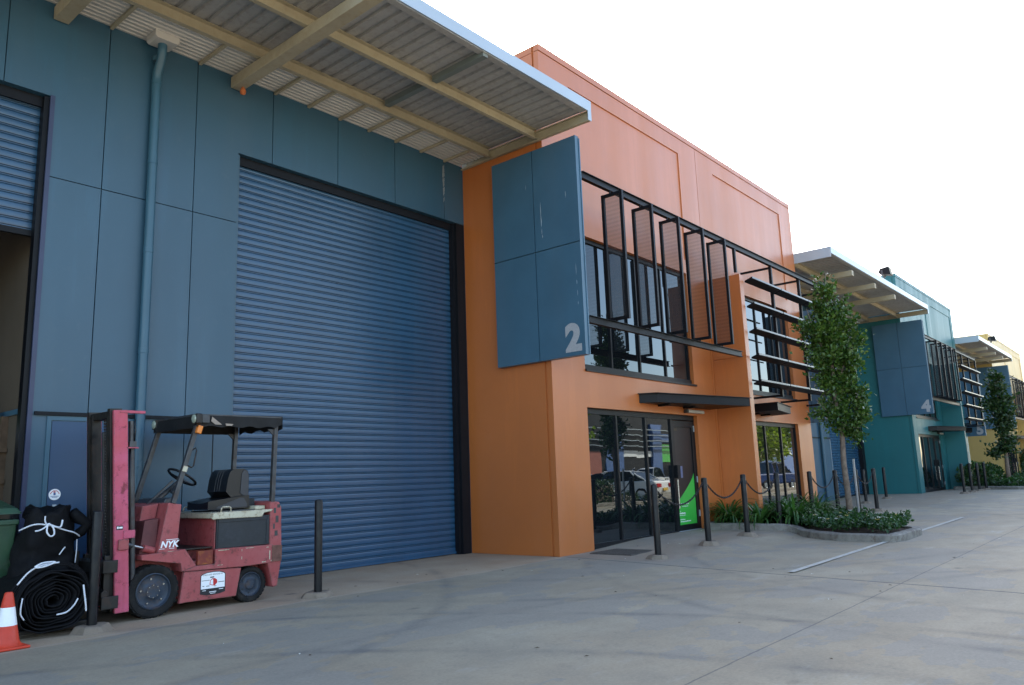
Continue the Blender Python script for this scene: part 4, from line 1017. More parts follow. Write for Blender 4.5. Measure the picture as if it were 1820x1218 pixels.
# lower roll lying with its coiled end towards the street
lr = thing('shade_cloth_roll', (2.85, 8.5, 0), 'black shade cloth roll lying on the ground, coiled end facing the street', 'cloth roll')
mb = MB(); n = 420; c = Vector((2.85, 7.97, 0.325)); vs = []; turns = 9.0
def spiral(s):
    a = s * turns * 2 * PI; r = 0.035 + 0.265 * s; r *= 1 + 0.07 * math.sin(2 * a + 1) + 0.11 * mnoise.noise(Vector((math.cos(a) * 2, math.sin(a) * 2, s * 14))) + 0.03 * math.sin(5 * a)
    return r * math.cos(a) * 1.04, r * math.sin(a) * 0.96
for i in range(n + 1):
    s = i / n; x, z = spiral(s)
    y = 7.97 + 0.05 * mnoise.noise(Vector((x * 5, z * 5, s * 9))) + 0.10 * (1 - s) * 0.3
    for q, yy in enumerate((y, y + 0.35, 8.9, 9.15)):
        p = Vector((c.x + x, yy, c.z + z)); vs.append(jit(p, 4.0, 0.02) if q else p)
fs = [(4 * i + q, 4 * (i + 1) + q, 4 * (i + 1) + q + 1, 4 * i + q + 1) for i in range(n) for q in range(3)]
mb.add([(p[0], p[1], max(p[2], 0.012)) for p in vs], fs)
# soft loose folds lying over the top
for k in range(3):
    pts = []
    for i in range(13):
        a = math.radians(-5 + 15 * i) + 0.1 * k; pts.append(jit(Vector((c.x + (0.315 + 0.014 * k) * math.cos(a), 8.05 + 0.02 * k, max(0.03, c.z + (0.30 + 0.012 * k) * math.sin(a)))), 5, 0.03))
    mb.tube(pts, [0.014 + 0.006 * math.sin(i) for i in range(13)], 7)
ro = mb.build('cloth', M['cloth'], lr, smooth='all', fix=False)
sd = ro.modifiers.new('thick', 'SOLIDIFY'); sd.thickness = 0.012
def rope(parent, pts, r=0.007):
    m = MB(); P = [Vector(p) for p in pts]; Q = []
    for i in range(len(P) - 1):
        p0, p1, p2, p3 = P[max(i - 1, 0)], P[i], P[i + 1], P[min(i + 2, len(P) - 1)]
        for k in range(6):
            t = k / 6; Q.append(0.5 * ((2 * p1) + (p2 - p0) * t + (2 * p0 - 5 * p1 + 4 * p2 - p3) * t * t + (3 * p1 - p0 - 3 * p2 + p3) * t ** 3))
    Q.append(P[-1]); m.tube(Q, r, 8); return m.build('rope', M['rope'], parent, smooth='all')
rope(lr, [(2.52, 7.93, 0.50), (2.60, 7.92, 0.60), (2.70, 7.93, 0.65), (2.78, 7.92, 0.66)], 0.007)
rope(lr, [(2.64, 7.90, 0.645), (2.70, 7.88, 0.675), (2.80, 7.88, 0.672), (2.70, 7.87, 0.64), (2.64, 7.89, 0.64), (2.72, 7.90, 0.655), (2.84, 7.90, 0.665)], 0.007)
rope(lr, [(3.06, 7.90, 0.44), (3.075, 7.895, 0.34), (3.09, 7.90, 0.26), (3.10, 7.91, 0.20)], 0.0075)
rope(lr, [(2.86, 7.94, 0.20), (2.94, 7.94, 0.21), (3.0, 7.94, 0.26), (3.035, 7.94, 0.32)], 0.007)
rope(lr, [(2.575, 7.945, 0.38), (2.565, 7.94, 0.30), (2.57, 7.945, 0.24), (2.60, 7.95, 0.19)], 0.006)
# pallet-like timber under the roll
pl = MB()
for y in (8.05, 8.45, 8.9): pl.box(2.45, 3.25, y, y + 0.09, 0.0, 0.012)
# upper bundle standing behind
ub = thing('shade_cloth_bundle', (2.94, 8.65, 0), 'black cloth bundle tied with white rope, standing behind the lying roll', 'cloth bundle')
mb = MB(); nz, na = 26, 40; vs = []
for i in range(nz + 1):
    s = i / nz; z = 1.13 * s; wx = 0.285 + 0.03 * math.sin(s * 5) - 0.05 * s; wy = 0.23 - 0.02 * s
    if s > 0.80: wx *= 1 - 0.0 * (s - 0.8)
    cx = 2.94 + 0.02 * s
    for k in range(na):
        a = 2 * PI * k / na; ca, sa = math.cos(a), math.sin(a)
        ex = 0.75; x = math.copysign(abs(ca) ** ex, ca) * wx; y = math.copysign(abs(sa) ** ex, sa) * wy
        p = Vector((cx + x, 8.62 + y, z)); p = jit(p, 3.2, 0.09); p = jit(p, 9, 0.035); p = jit(p, 22, 0.012)
        if s > 0.86: p.z += 0.13 * (s - 0.86) / 0.14 * mnoise.noise(Vector((ca * 2, sa * 2, 5)))
        pinch = math.exp(-((s - 0.83) / 0.035) ** 2) * 0.07; p.x = cx + (p.x - cx) * (1 - pinch); p.y = 8.62 + (p.y - 8.62) * (1 - pinch)
        vs.append((p.x, p.y, max(0.01, p.z)))
fs = [(i * na + k, i * na + (k + 1) % na, (i + 1) * na + (k + 1) % na, (i + 1) * na + k) for i in range(nz) for k in range(na)]
top = nz * na; vs.append((2.95, 8.62, 1.10)); fs += [(top + k, top + (k + 1) % na, len(vs) - 1) for k in range(na)]
mb.add(vs, fs)
# loose flap of cloth at the top right and collar folds
pts = [Vector((3.14, 8.5, 1.10)), Vector((3.22, 8.5, 1.04)), Vector((3.27, 8.48, 0.97)), Vector((3.24, 8.5, 0.90)), Vector((3.16, 8.52, 0.84))]
mb.tube([jit(p, 8, 0.03) for p in pts], [0.05, 0.06, 0.055, 0.05, 0.04], 9)
mb.build('cloth', M['cloth'], ub, smooth='all', fix=False)
rope(ub, [(2.66, 8.43, 0.95), (2.74, 8.36, 0.995), (2.82, 8.345, 1.0), (2.92, 8.345, 0.975), (3.04, 8.36, 0.93), (3.13, 8.38, 0.90), (3.20, 8.43, 0.86)])
rope(ub, [(2.875, 8.335, 1.005), (2.86, 8.31, 0.93), (2.89, 8.30, 0.885), (2.925, 8.31, 0.90), (2.92, 8.325, 0.96), (2.88, 8.335, 1.005)], 0.008)
rope(ub, [(2.885, 8.335, 1.0), (2.84, 8.325, 0.965), (2.80, 8.32, 0.945), (2.765, 8.33, 0.94)], 0.0075)
rope(ub, [(2.88, 8.335, 1.0), (2.95, 8.32, 0.965), (2.985, 8.32, 0.97), (3.0, 8.33, 1.03)], 0.008)
rope(ub, [(2.86, 8.335, 1.0), (2.845, 8.33, 1.03), (2.845, 8.33, 1.075)], 0.0065)
rope(ub, [(3.0, 8.36, 0.70), (3.03, 8.36, 0.745), (3.05, 8.36, 0.77)], 0.0055)
rope(ub, [(3.19, 8.46, 0.83), (3.19, 8.455, 0.72), (3.185, 8.46, 0.60)], 0.005)

bn = thing('wheelie_bin', (2.44, 9.05, 0), 'green wheelie bin with its lid ajar at the left edge', 'wheelie bin')
b = MB(); pr = [(0.22, 0.06), (0.30, 1.02)]
vs = [(2.44 + sx * hx, 9.05 + sy * hy, z) for (hx, hy, z) in ((0.23, 0.27, 0.06), (0.265, 0.32, 0.62), (0.285, 0.345, 1.0)) for sx, sy in ((-1, -1), (1, -1), (1, 1), (-1, 1))]
b.add(vs, [(3, 2, 1, 0)] + [(4 * r + i, 4 * r + (i + 1) % 4, 4 * (r + 1) + (i + 1) % 4, 4 * (r + 1) + i) for r in range(2) for i in range(4)])
b.box(2.14, 2.74, 8.685, 9.41, 1.0, 1.05); b.box(2.705, 2.725, 8.72, 9.38, 0.55, 0.60)
b.build('bin_body', M['bin'], bn, bevel=0.02)
b = MB(); b.add([(2.12, 8.66, 1.10), (2.76, 8.66, 1.10), (2.76, 9.40, 1.20), (2.12, 9.40, 1.20), (2.16, 8.70, 1.16), (2.72, 8.70, 1.16), (2.72, 9.36, 1.27), (2.16, 9.36, 1.27)], [(3, 2, 1, 0), (4, 5, 6, 7), (0, 1, 5, 4), (1, 2, 6, 5), (2, 3, 7, 6), (3, 0, 4, 7)])
b.build('bin_lid', M['bin'], bn, bevel=0.015)
for sx in (-1, 1):
    b = MB(); b.cyl((2.44 + sx * 0.26, 9.30, 0.1), (2.44 + sx * 0.31, 9.30, 0.1), 0.1, 20); b.build('wheel', M['rubber'], bn, smooth=True)

# ------------------------------------------------------------------ forklift (side towards the street at y = 8.15)
FL = thing('forklift', (4.25, 8.65, 0), 'old red electric forklift with a black canvas roof parked before the blue wall', 'forklift')
Y0, Y1 = 8.15, 9.12; YC = (Y0 + Y1) / 2
def pr_y(pts, y0, y1, name, mat, parent=FL, bevel=0.008): 
    m = MB(); m.prism(pts, y0, y1, 'y'); return m.build(name, mat, parent, bevel=bevel)
# chassis core, fender, band, skirt
ch = MB()
ch.box(3.72, 5.16, Y0 + 0.22, Y1 - 0.22, 0.12, 0.46)                                       # under frame
ch.prism([(3.70, 0.585), (3.70, 0.635), (4.16, 0.655), (4.29, 0.47), (4.13, 0.425), (4.115, 0.51)], Y0, Y0 + 0.24, 'y')   # front fender near
ch.prism([(3.70, 0.585), (3.70, 0.635), (4.16, 0.655), (4.29, 0.47), (4.13, 0.425), (4.115, 0.51)], Y1 - 0.24, Y1, 'y')
ch.prism([(4.13, 0.425), (4.29, 0.47), (4.50, 0.47), (4.50, 0.625), (5.22, 0.615), (5.22, 0.41), (4.83, 0.405)], Y0, Y1, 'y')   # rear band
ch.box(4.22, 4.50, Y0 + 0.05, Y1 - 0.05, 0.46, 0.52)                                         # step well
ch.prism([(4.12, 0.10), (4.16, 0.42), (4.825, 0.395), (4.77, 0.095), (4.20, 0.105)], Y0 + 0.012, Y0 + 0.06, 'y')           # side skirt
ch.prism([(4.12, 0.10), (4.16, 0.42), (4.825, 0.395), (4.77, 0.095), (4.20, 0.105)], Y1 - 0.06, Y1 - 0.012, 'y')
ch.box(3.68, 4.52, Y0 + 0.24, Y1 - 0.24, 0.46, 0.62)
ch.box(4.50, 4.515, Y0 + 0.03, Y1 - 0.03, 0.625, 0.96)                                       # front of battery box
chassis = ch.build('chassis', M['red'], FL, bevel=0.006)
dk = MB(); dk.box(4.05, 4.50, Y0 + 0.06, Y1 - 0.06, 0.640, 0.652); dk.obox((4.12, YC - 0.12, 0.70), (1, 0, 0.35), (0, 1, 0), (-0.35, 0, 1), 0.05, 0.03, 0.008); dk.obox((4.12, YC + 0.1, 0.70), (1, 0, 0.35), (0, 1, 0), (-0.35, 0, 1), 0.05, 0.03, 0.008)
dk.build('floor_plate', M['mastblack'], FL)
sp = MB(); sp.box(4.30, 4.47, Y0 - 0.002, Y0 + 0.03, 0.475, 0.62); sp.build('step_recess', simple('worn_orange_patch', (0.20, 0.03, 0.018), 0.6, 0, 0.3, 9, dirt=0.5, dirtcol=(0.40, 0.20, 0.03)), chassis)
sc = MB()   # paint chips and scratches: white and yellow dabs on the band and tail
for (xx, zz, w, h) in ((4.82, 0.585, 0.006, 0.025), (4.82, 0.50, 0.008, 0.03), (5.145, 0.59, 0.03, 0.008), (5.175, 0.50, 0.012, 0.10), (5.205, 0.435, 0.03, 0.012), (4.92, 0.602, 0.10, 0.006), (4.60, 0.606, 0.13, 0.008), (5.10, 0.43, 0.05, 0.01), (4.56, 0.45, 0.06, 0.005), (4.0, 0.648, 0.06, 0.004)):
    sc.box(xx - w / 2, xx + w / 2, Y0 - 0.0016, Y0 - 0.0004, zz - h / 2, zz + h / 2)
sc.build('paint_chip', M['ivory'], chassis)
# cowl
cw = MB(); cw.prism([(3.87, 0.64), (3.965, 1.15), (4.11, 1.125), (4.075, 0.635)], Y0 + 0.02, Y1 - 0.02, 'y')
cowl = cw.build('front_cowl', M['red'], FL, bevel=0.008)
c2 = MB(); c2.prism([(3.76, 0.96), (3.78, 1.12), (3.955, 1.145), (3.90, 0.83)], Y0 + 0.22, Y1 - 0.22, 'y'); c2.build('cowl_nose', M['red'], FL, bevel=0.006)
c3 = MB(); c3.prism([(3.72, 0.64), (3.76, 0.97), (3.90, 0.99), (3.88, 0.64)], Y0 + 0.10, Y1 - 0.10, 'y'); c3.build('cowl_apron', simple('shaded_dark_red', (0.13, 0.035, 0.035), 0.6, 0, 0.3, 5), FL)  # deeper red than the cowl: shade on the apron put into its colour
c4_ = MB(); c4_.prism([(3.96, 1.12), (4.0, 1.19), (4.09, 1.20), (4.115, 1.11)], Y0 + 0.16, Y1 - 0.16, 'y'); c4_.build('dash_panel', M['steelgrey'], FL, bevel=0.01)
# lettering NYK between two white bars
Mx = frame((3.988, Y0 + 0.0165, 0.690), (1, 0, 0), (0.0, 0, 1), (0, -1, 0))
tx = text_mb('NYK', 0.092, Mx, 0.001, 0.0030, 0.25)
tx.prism([(3.885, 0.6745), (3.94, 0.6745), (3.941, 0.679), (3.886, 0.679)], Y0 + 0.0155, Y0 + 0.0175, 'y'); tx.prism([(3.99, 0.6745), (4.045, 0.6745), (4.046, 0.679), (3.991, 0.679)], Y0 + 0.0155, Y0 + 0.0175, 'y')
tx.prism([(3.955, 0.765), (4.088, 0.765), (4.089, 0.770), (3.956, 0.770)], Y0 + 0.0155, Y0 + 0.0175, 'y')
tx.build('lettering', M['reflective'], cowl)
# battery case, cover, handles
bc = MB(); bc.box(4.515, 5.17, Y0 + 0.012, Y1 - 0.012, 0.625, 0.955); bc.box(4.53, 4.535, Y0 + 0.004, Y0 + 0.012, 0.64, 0.945); bc.box(4.53, 5.14, Y0 + 0.004, Y0 + 0.012, 0.905, 0.945); bc.box(5.13, 5.145, Y0 + 0.004, Y0 + 0.012, 0.64, 0.945)
bc.build('battery_case', M['battery'], FL, bevel=0.004)
cv = MB(); cv.prism([(4.445, 0.955), (4.46, 1.015), (4.50, 1.02), (5.21, 1.02), (5.18, 0.995), (5.09, 0.985), (5.06, 0.94), (4.50, 0.945), (4.46, 0.94)], Y0 - 0.012, Y0 + 0.012, 'y')
cv.prism([(4.445, 0.955), (4.46, 1.015), (4.50, 1.02), (5.21, 1.02), (5.18, 0.995), (5.09, 0.985), (5.06, 0.94), (4.50, 0.945), (4.46, 0.94)], Y1 - 0.012, Y1 + 0.012, 'y')
cv.box(4.445, 4.47, Y0 + 0.012, Y1 - 0.012, 0.955, 1.015); cv.box(4.47, 5.18, Y0 + 0.012, Y1 - 0.012, 1.0, 1.018)
cover = cv.build('battery_cover', M['ivory'], FL, bevel=0.005)
for y in (Y0 + 0.03, Y1 - 0.08):
    h = MB(); h.tube([(4.57, y, 1.015), (4.575, y, 1.06), (4.59, y, 1.072), (4.67, y, 1.072), (4.685, y, 1.06), (4.69, y, 1.015)], 0.009, 8); h.build('cover_handle', M['ivory'], cover, smooth='all')
rb = MB(); rb.box(5.03, 5.165, Y0 + 0.10, Y1 - 0.1, 1.02, 1.065, 0); rb.box(5.03, 5.15, Y0 + 0.30, Y1 - 0.1, 1.065, 1.15, 1); rb.build('rear_locker', [M['ivory'], M['battery']], FL, bevel=0.006)
rd = MB(); rd.box(4.55, 5.0, Y0 + 0.05, Y1 - 0.3, 1.019, 1.03); rd.build('seat_rail', M['steelgrey'], FL)
# counterweight / tail
tl = MB(); tl.prism([(5.175, 0.60), (5.175, 1.10), (5.215, 1.115), (5.30, 1.095), (5.33, 1.04), (5.34, 0.62), (5.335, 0.40), (5.29, 0.14), (5.23, 0.13), (5.16, 0.40)], Y0 + 0.01, Y1 - 0.01, 'y')
tail = tl.build('counterweight', M['red'], FL, bevel=0.015)
rz_ = MB(); rz_.prism([(5.20, 0.42), (5.205, 0.605), (5.335, 0.60), (5.33, 0.42)], Y0 - 0.004, Y0 + 0.012, 'y'); rz_.build('rust_patch', simple('rusty_steel', (0.16, 0.07, 0.05), 0.8, 0, 0.4, 14), tail)
ck = MB()
for (xx, zz, w, h) in ((5.24, 1.0, 0.015, 0.03), (5.27, 0.9, 0.02, 0.04), (5.23, 0.82, 0.012, 0.03), (5.26, 0.74, 0.02, 0.03), (5.29, 1.05, 0.02, 0.02)): ck.box(xx - w, xx + w, Y0 + 0.0085, Y0 + 0.0096, zz - h, zz + h)
ck.build('bare_patch', M['steelgrey'], tail)
# decal on the skirt
de = MB(); ys = Y0 + 0.0115
pts = [(4.345, 0.165), (4.345, 0.355), (4.37, 0.375), (4.42, 0.386), (4.49, 0.390), (4.56, 0.386), (4.61, 0.375), (4.635, 0.355), (4.635, 0.165), (4.57, 0.15), (4.49, 0.145), (4.41, 0.15)]
de.prism(pts, ys - 0.0012, ys, 'y', 1)
w = [(4.353, 0.215), (4.353, 0.352), (4.375, 0.368), (4.42, 0.379), (4.49, 0.383), (4.56, 0.379), (4.605, 0.368), (4.627, 0.352), (4.627, 0.215)]
de.prism(w, ys - 0.002, ys - 0.001, 'y', 0)
de.prism([(4.45, 0.255), (4.455, 0.30), (4.48, 0.318), (4.51, 0.318), (4.535, 0.30), (4.54, 0.27), (4.51, 0.24), (4.48, 0.245)], ys - 0.003, ys - 0.0021, 'y', 2)
de.prism([(4.458, 0.258), (4.462, 0.298), (4.488, 0.31), (4.492, 0.25)], ys - 0.0036, ys - 0.003, 'y', 0)
for (xa, xb, z, h) in ((4.36, 4.45, 0.300, 0.005), (4.455, 4.50, 0.325, 0.012), (4.55, 4.62, 0.27, 0.006), (4.37, 4.39, 0.243, 0.006), (4.41, 4.45, 0.24, 0.006), (4.50, 4.53, 0.232, 0.005)): de.box(xa, xb, ys - 0.003, ys - 0.0021, z, z + h, 1)
for (xa, xb, z, h) in ((4.37, 4.41, 0.195, 0.006), (4.45, 4.53, 0.175, 0.007), (4.56, 4.61, 0.195, 0.006), (4.46, 4.52, 0.160, 0.005)): de.box(xa, xb, ys - 0.0022, ys - 0.0013, z, z + h, 0)
text_mb('SOLD AND SERVICED BY', 0.021, frame((4.49, ys - 0.0025, 0.352), (1, 0, 0), (0, 0, 1), (0, -1, 0)), 0.0002, 0.0, 0.0, 1, de)
de.build('decal', [M['reflective'], M['black_ink'], M['red_ink']], chassis)
# wheels
def wheel(x, y, r, w, side, nb):
    """side -1: outer face towards the street"""
    wy = lambda d: d * side
    m = MB(); ri = r * 0.68
    prof = [(ri, -w * 0.40), (r * 0.80, -w * 0.5), (r * 0.93, -w * 0.49), (r * 0.985, -w * 0.42), (r * 0.985, w * 0.42), (r * 0.93, w * 0.49), (r * 0.80, w * 0.5), (ri, w * 0.40)]
    m.lathe((x, y, r), prof, 'y', 40)
    for k in range(26):
        a = 2 * PI * k / 26; d = Vector((math.cos(a), 0, math.sin(a))); t = Vector((-math.sin(a), 0, math.cos(a)))
        for s in (-1, 1): m.obox(Vector((x, y + s * w * 0.27, r)) + d * (r * 0.985), t, Vector((0, 1, 0)) , d, r * 0.075, w * 0.20, r * 0.016)
    ty = m.build('wheel', M['rubber'], FL, smooth=True)
    rm = MB(); o = wy(-w * 0.5)
    rm.lathe((x, y, r), [(ri * 1.02, wy(w * 0.44)), (ri * 0.97, wy(w * 0.47)), (ri * 0.90, wy(w * 0.34)), (ri * 0.82, wy(w * 0.30)), (ri * 0.55, wy(w * 0.30)), (ri * 0.42, wy(w * 0.36)), (ri * 0.38, wy(w * 0.40)), (0.0, wy(w * 0.41))], 'y', 32)
    rim = rm.build('rim', M['rim'], ty, smooth=True)
    bo = MB()
    for k in range(nb):
        a = 2 * PI * k / nb + 0.5; q = (x + ri * 0.70 * math.cos(a), y + wy(w * 0.29), r + ri * 0.70 * math.sin(a)); bo.cyl(q, (q[0], y + wy(w * 0.36), q[2]), r * 0.042, 6)
    for k in range(8):
        a = 2 * PI * k / 8; q = (x + ri * 0.34 * math.cos(a), y + wy(w * 0.38), r + ri * 0.34 * math.sin(a)); bo.cyl(q, (q[0], y + wy(w * 0.44), q[2]), r * 0.026, 6)
    bo.build('wheel_nut', M['chrome'] if nb == 5 else M['steelgrey'], ty)
wheel(3.845, Y0 + 0.10, 0.262, 0.19, -1, 5); wheel(3.845, Y1 - 0.10, 0.262, 0.19, 1, 5)
wheel(4.965, Y0 + 0.12, 0.195, 0.15, -1, 6); wheel(4.965, Y1 - 0.12, 0.195, 0.15, 1, 6)
# seat
s = MB(); nx, ny = 10, 8
def cushion(m, x0, x1, y0, y1, z0, f):
    vs = []; 
    for i in range(nx + 1):
        for j in range(ny + 1):
            u, v = i / nx, j / ny; e = (1 - (2 * v - 1) ** 6) * (1 - (2 * u - 1) ** 8); vs.append((x0 + (x1 - x0) * u, y0 + (y1 - y0) * v, z0 + 0.02 + f(u, v) * (0.75 + 0.25 * e)))
    k = len(vs); vs += [(x0 + (x1 - x0) * i / nx, y0 + (y1 - y0) * j / ny, z0) for i in range(nx + 1) for j in range(ny + 1)]
    q = lambda i, j: i * (ny + 1) + j; fs = [(q(i, j), q(i + 1, j), q(i + 1, j + 1), q(i, j + 1)) for i in range(nx) for j in range(ny)]
    fs += [tuple(k + t for t in f_[::-1]) for f_ in fs]
    for i in range(nx):
        for j in (0, ny): fs.append((q(i, j), q(i + 1, j), k + q(i + 1, j), k + q(i, j)))
    for j in range(ny):
        for i in (0, nx): fs.append((q(i, j), q(i, j + 1), k + q(i, j + 1), k + q(i, j)))
    m.add(vs, fs)
SY0, SY1 = Y0 + 0.19, Y0 + 0.66
cushion(s, 4.50, 5.01, SY0, SY1, 1.045, lambda u, v: 0.065 + 0.075 * u + 0.03 * abs(2 * v - 1) ** 2)
seat = s.build('seat', M['vinyl'], FL, smooth=True, bevel=0.018)
b = MB(); b.prism([(4.79, 1.17), (4.725, 1.24), (4.745, 1.38), (4.77, 1.46), (4.815, 1.495), (4.94, 1.497), (4.99, 1.475), (5.01, 1.42), (5.01, 1.13), (4.97, 1.08), (4.86, 1.12)], SY0 + 0.02, SY1 - 0.02, 'y'); bk = b.build('backrest', M['vinyl'], FL, smooth=True, bevel=0.03)
b = MB(); b.prism([(4.90, 1.22), (4.915, 1.44), (4.94, 1.48), (4.98, 1.465), (5.0, 1.42), (5.0, 1.15), (4.96, 1.17)], SY0 + 0.012, SY0 + 0.02, 'y'); b.build('side_panel', M['greyvinyl'], bk)
b = MB(); b.prism([(4.62, 1.075), (4.90, 1.165), (4.94, 1.16), (4.98, 1.09), (4.98, 1.06), (4.60, 1.055)], SY0 - 0.004, SY0 + 0.002, 'y'); b.build('side_panel', M['greyvinyl'], seat)
st_ = MB()
for y in (SY0 + 0.17, SY0 + 0.225, SY0 + 0.28): st_.tube([(4.722, y, 1.245), (4.742, y, 1.38), (4.768, y, 1.462), (4.812, y, 1.496)], 0.0016, 5)
st_.build('stitching', M['thread'], bk)
# steering
sw = MB(); cen = Vector((4.32, YC - 0.03, 1.42)); nrm = Vector((0.55, 0, 0.83)).normalized(); u = Vector((0, 1, 0)); v = nrm.cross(u)
sw.tube([cen + (u * math.cos(2 * PI * k / 28) + v * math.sin(2 * PI * k / 28)) * 0.165 for k in range(29)], 0.014, 9, False)
for a in (0.5, 2.6, 4.7): sw.tube([cen - nrm * 0.03, cen + (u * math.cos(a) + v * math.sin(a)) * 0.16], [0.014, 0.012], 7)
sw.cyl(cen - nrm * 0.05, cen - nrm * 0.01, 0.035, 16); sw.build('steering_wheel', M['vinyl'], FL, smooth=True)
cl = MB(); cl.tube([cen - nrm * 0.05, Vector((4.04, YC, 1.16)), Vector((4.0, YC, 1.06))], [0.022, 0.03, 0.03], 10); cl.bar((3.92, YC - 0.06, 1.13), (4.20, YC - 0.06, 1.38), 0.02, 0.02); cl.obox((4.20, YC - 0.12, 1.28), (0.5, 0, 0.86), (0, 1, 0), (-0.86, 0, 0.5), 0.045, 0.03, 0.025)
cl.build('steering_column', M['steelgrey'], FL, smooth=True)
# overhead guard
gd = MB()
for y in (Y0 + 0.035, Y1 - 0.035):
    gd.bar((4.02, y, 1.14), (4.27, y, 2.02), 0.05, 0.045, (0, 1, 0)); gd.bar((4.27, y, 2.0), (4.30, y, 2.075), 0.05, 0.045, (0, 1, 0)); gd.bar((4.28, y, 2.07), (5.27, y, 2.075), 0.045, 0.035)
    gd.bar((5.215, y, 1.10), (5.245, y, 2.07), 0.05, 0.05, (0, 1, 0)); gd.prism([(5.13, 1.955), (5.22, 1.955), (5.22, 1.87)], y - 0.01, y + 0.01, 'y')
for x in (4.30, 4.55, 4.8, 5.05, 5.25): gd.box(x - 0.015, x + 0.015, Y0 + 0.03, Y1 - 0.03, 2.05, 2.08)
guard = gd.build('overhead_guard', M['steelgrey'], FL, bevel=0.004)
gh = MB(); y = Y0 + 0.02; gh.tube([(4.20, y, 1.70), (4.245, y, 1.725), (4.255, y, 1.70), (4.225, y, 1.53), (4.205, y, 1.515), (4.155, y, 1.535)], 0.008, 7); gh.build('grab_handle', M['mastblack'], guard, smooth='all')
tpb = MB(); tpb.obox((4.128, Y0 + 0.034, 1.50), (0.273, 0, 0.962), (0, 1, 0), (-0.962, 0, 0.273), 0.03, 0.028, 0.026); tpb.build('tape_patch', M['ivory'], guard)
cvs = MB(); nn = 22
def drape(pts, depth, seed, axis):
    vs = []
    for i, p in enumerate(pts):
        for k in range(4):
            t = k / 3; o = 0.012 * math.sin(i * 0.9 + seed) * t
            q = Vector(p); q.z -= depth(i) * t; q += Vector((0, o, 0)) if axis == 'x' else Vector((o, 0, 0)); vs.append(q)
    cvs.add(vs, [(4 * i + k, 4 * (i + 1) + k, 4 * (i + 1) + k + 1, 4 * i + k + 1) for i in range(len(pts) - 1) for k in range(3)])
XA, XB = 4.22, 5.31
vs = []
for i in range(nn + 1):
    for j_ in range(9):
        u_, v_ = i / nn, j_ / 8; vs.append((XA + (XB - XA) * u_, Y0 - 0.01 + (Y1 - Y0 + 0.02) * v_, 2.095 + 0.012 * u_ - 0.018 * math.sin(PI * ((u_ * 4) % 1)) * math.sin(PI * v_)))
cvs.add(vs, [(i * 9 + j_, (i + 1) * 9 + j_, (i + 1) * 9 + j_ + 1, i * 9 + j_ + 1) for i in range(nn) for j_ in range(8)])
drape([(XA + (XB - XA) * i / nn, Y0 - 0.01, 2.095 + 0.012 * i / nn) for i in range(nn + 1)], lambda i: 0.135 + 0.01 * math.sin(i * 1.3) + (0.0 if i < nn - 1 else -0.03), 0, 'x')
drape([(XA + (XB - XA) * i / nn, Y1 + 0.01, 2.095) for i in range(nn + 1)], lambda i: 0.15, 2, 'x')
drape([(XA, Y0 - 0.01 + (Y1 - Y0 + 0.02) * i / 12, 2.095) for i in range(13)], lambda i: 0.15 if 0 < i < 12 else 0.11, 1, 'y')
drape([(XB, Y0 - 0.01 + (Y1 - Y0 + 0.02) * i / 12, 2.107) for i in range(13)], lambda i: 0.15 + 0.02 * math.sin(i * 1.7), 3, 'y')
cvs.build('canvas_roof', M['canvas'], FL, smooth='all', fix=False)
tr = MB(); tr.box(XA, XB - 0.02, Y0 - 0.014, Y0 - 0.0105, 2.085, 2.098); tr.box(XA - 0.004, XA - 0.001, Y0 - 0.01, Y1, 2.078, 2.098); tr.build('roof_edging', M['steelgrey'], guard)
wr = MB()   # dirty see-through window patch in the canvas flap
wr.prism([(4.40, 2.07), (4.52, 1.985), (4.44, 1.985), (4.39, 2.02)], Y0 - 0.026, Y0 - 0.022, 'y'); wr.prism([(4.56, 2.0), (4.66, 1.995), (4.64, 1.975), (4.57, 1.975)], Y0 - 0.026, Y0 - 0.022, 'y')
wr.build('canvas_patch', simple('dusty_plastic', (0.30, 0.24, 0.19), 0.4), guard)
for y, dx in ((Y0 + 0.0, 0.0), (Y1 - 0.02, 0.0)):
    l = MB(); l.box(4.205, 4.275, y - 0.055, y + 0.065, 1.985, 2.10); lo = l.build('headlamp', M['mastblack'], FL, bevel=0.014)
    g = MB(); g.lathe((4.2035, y + 0.005, 2.042), [(0.050, 0.0), (0.045, -0.008), (0.025, -0.014), (0.0, -0.016)], 'x', 20); g.build('lamp_lens', M['lampglass'], lo, smooth='all')
bx = MB(); bx.box(4.285, 4.37, Y0 - 0.03, Y0 - 0.012, 2.0, 2.09); bx.build('lamp_bracket', M['steelgrey'], guard, bevel=0.004)
am = MB(); am.obox((4.262, Y0 + 0.0, 1.925), (0.27, 0, 0.96), (0, 1, 0), (-0.96, 0, 0.27), 0.045, 0.03, 0.028); am.build('indicator_lamp', M['amber'], FL, bevel=0.008)
# mast
def mast_outer(ya, yb):
    m = MB(); m.prism([(3.35, 2.10), (3.49, 2.11), (3.60, 0.10), (3.46, 0.10)], ya, yb, 'y'); return m.build('mast_channel', M['pink'], FL, bevel=0.005)
near = mast_outer(Y0, Y0 + 0.035); farm = mast_outer(Y0 + 0.64, Y0 + 0.675)
MT = lambda z, dx=0: 3.35 + (2.10 - z) * 0.055 + dx
inn = MB()
for y in (Y0 + 0.07, Y0 + 0.58):
    inn.prism([(MT(2.12, -0.02), 2.12), (MT(2.12, 0.10), 2.125), (MT(0.12, 0.10), 0.12), (MT(0.12, -0.02), 0.12)], y - 0.025, y + 0.035, 'y')
for y in (Y0 + 0.13, Y0 + 0.52): inn.prism([(MT(2.09, -0.01), 2.09), (MT(2.09, 0.05), 2.09), (MT(0.2, 0.05), 0.2), (MT(0.2, -0.01), 0.2)], y - 0.018, y + 0.018, 'y')
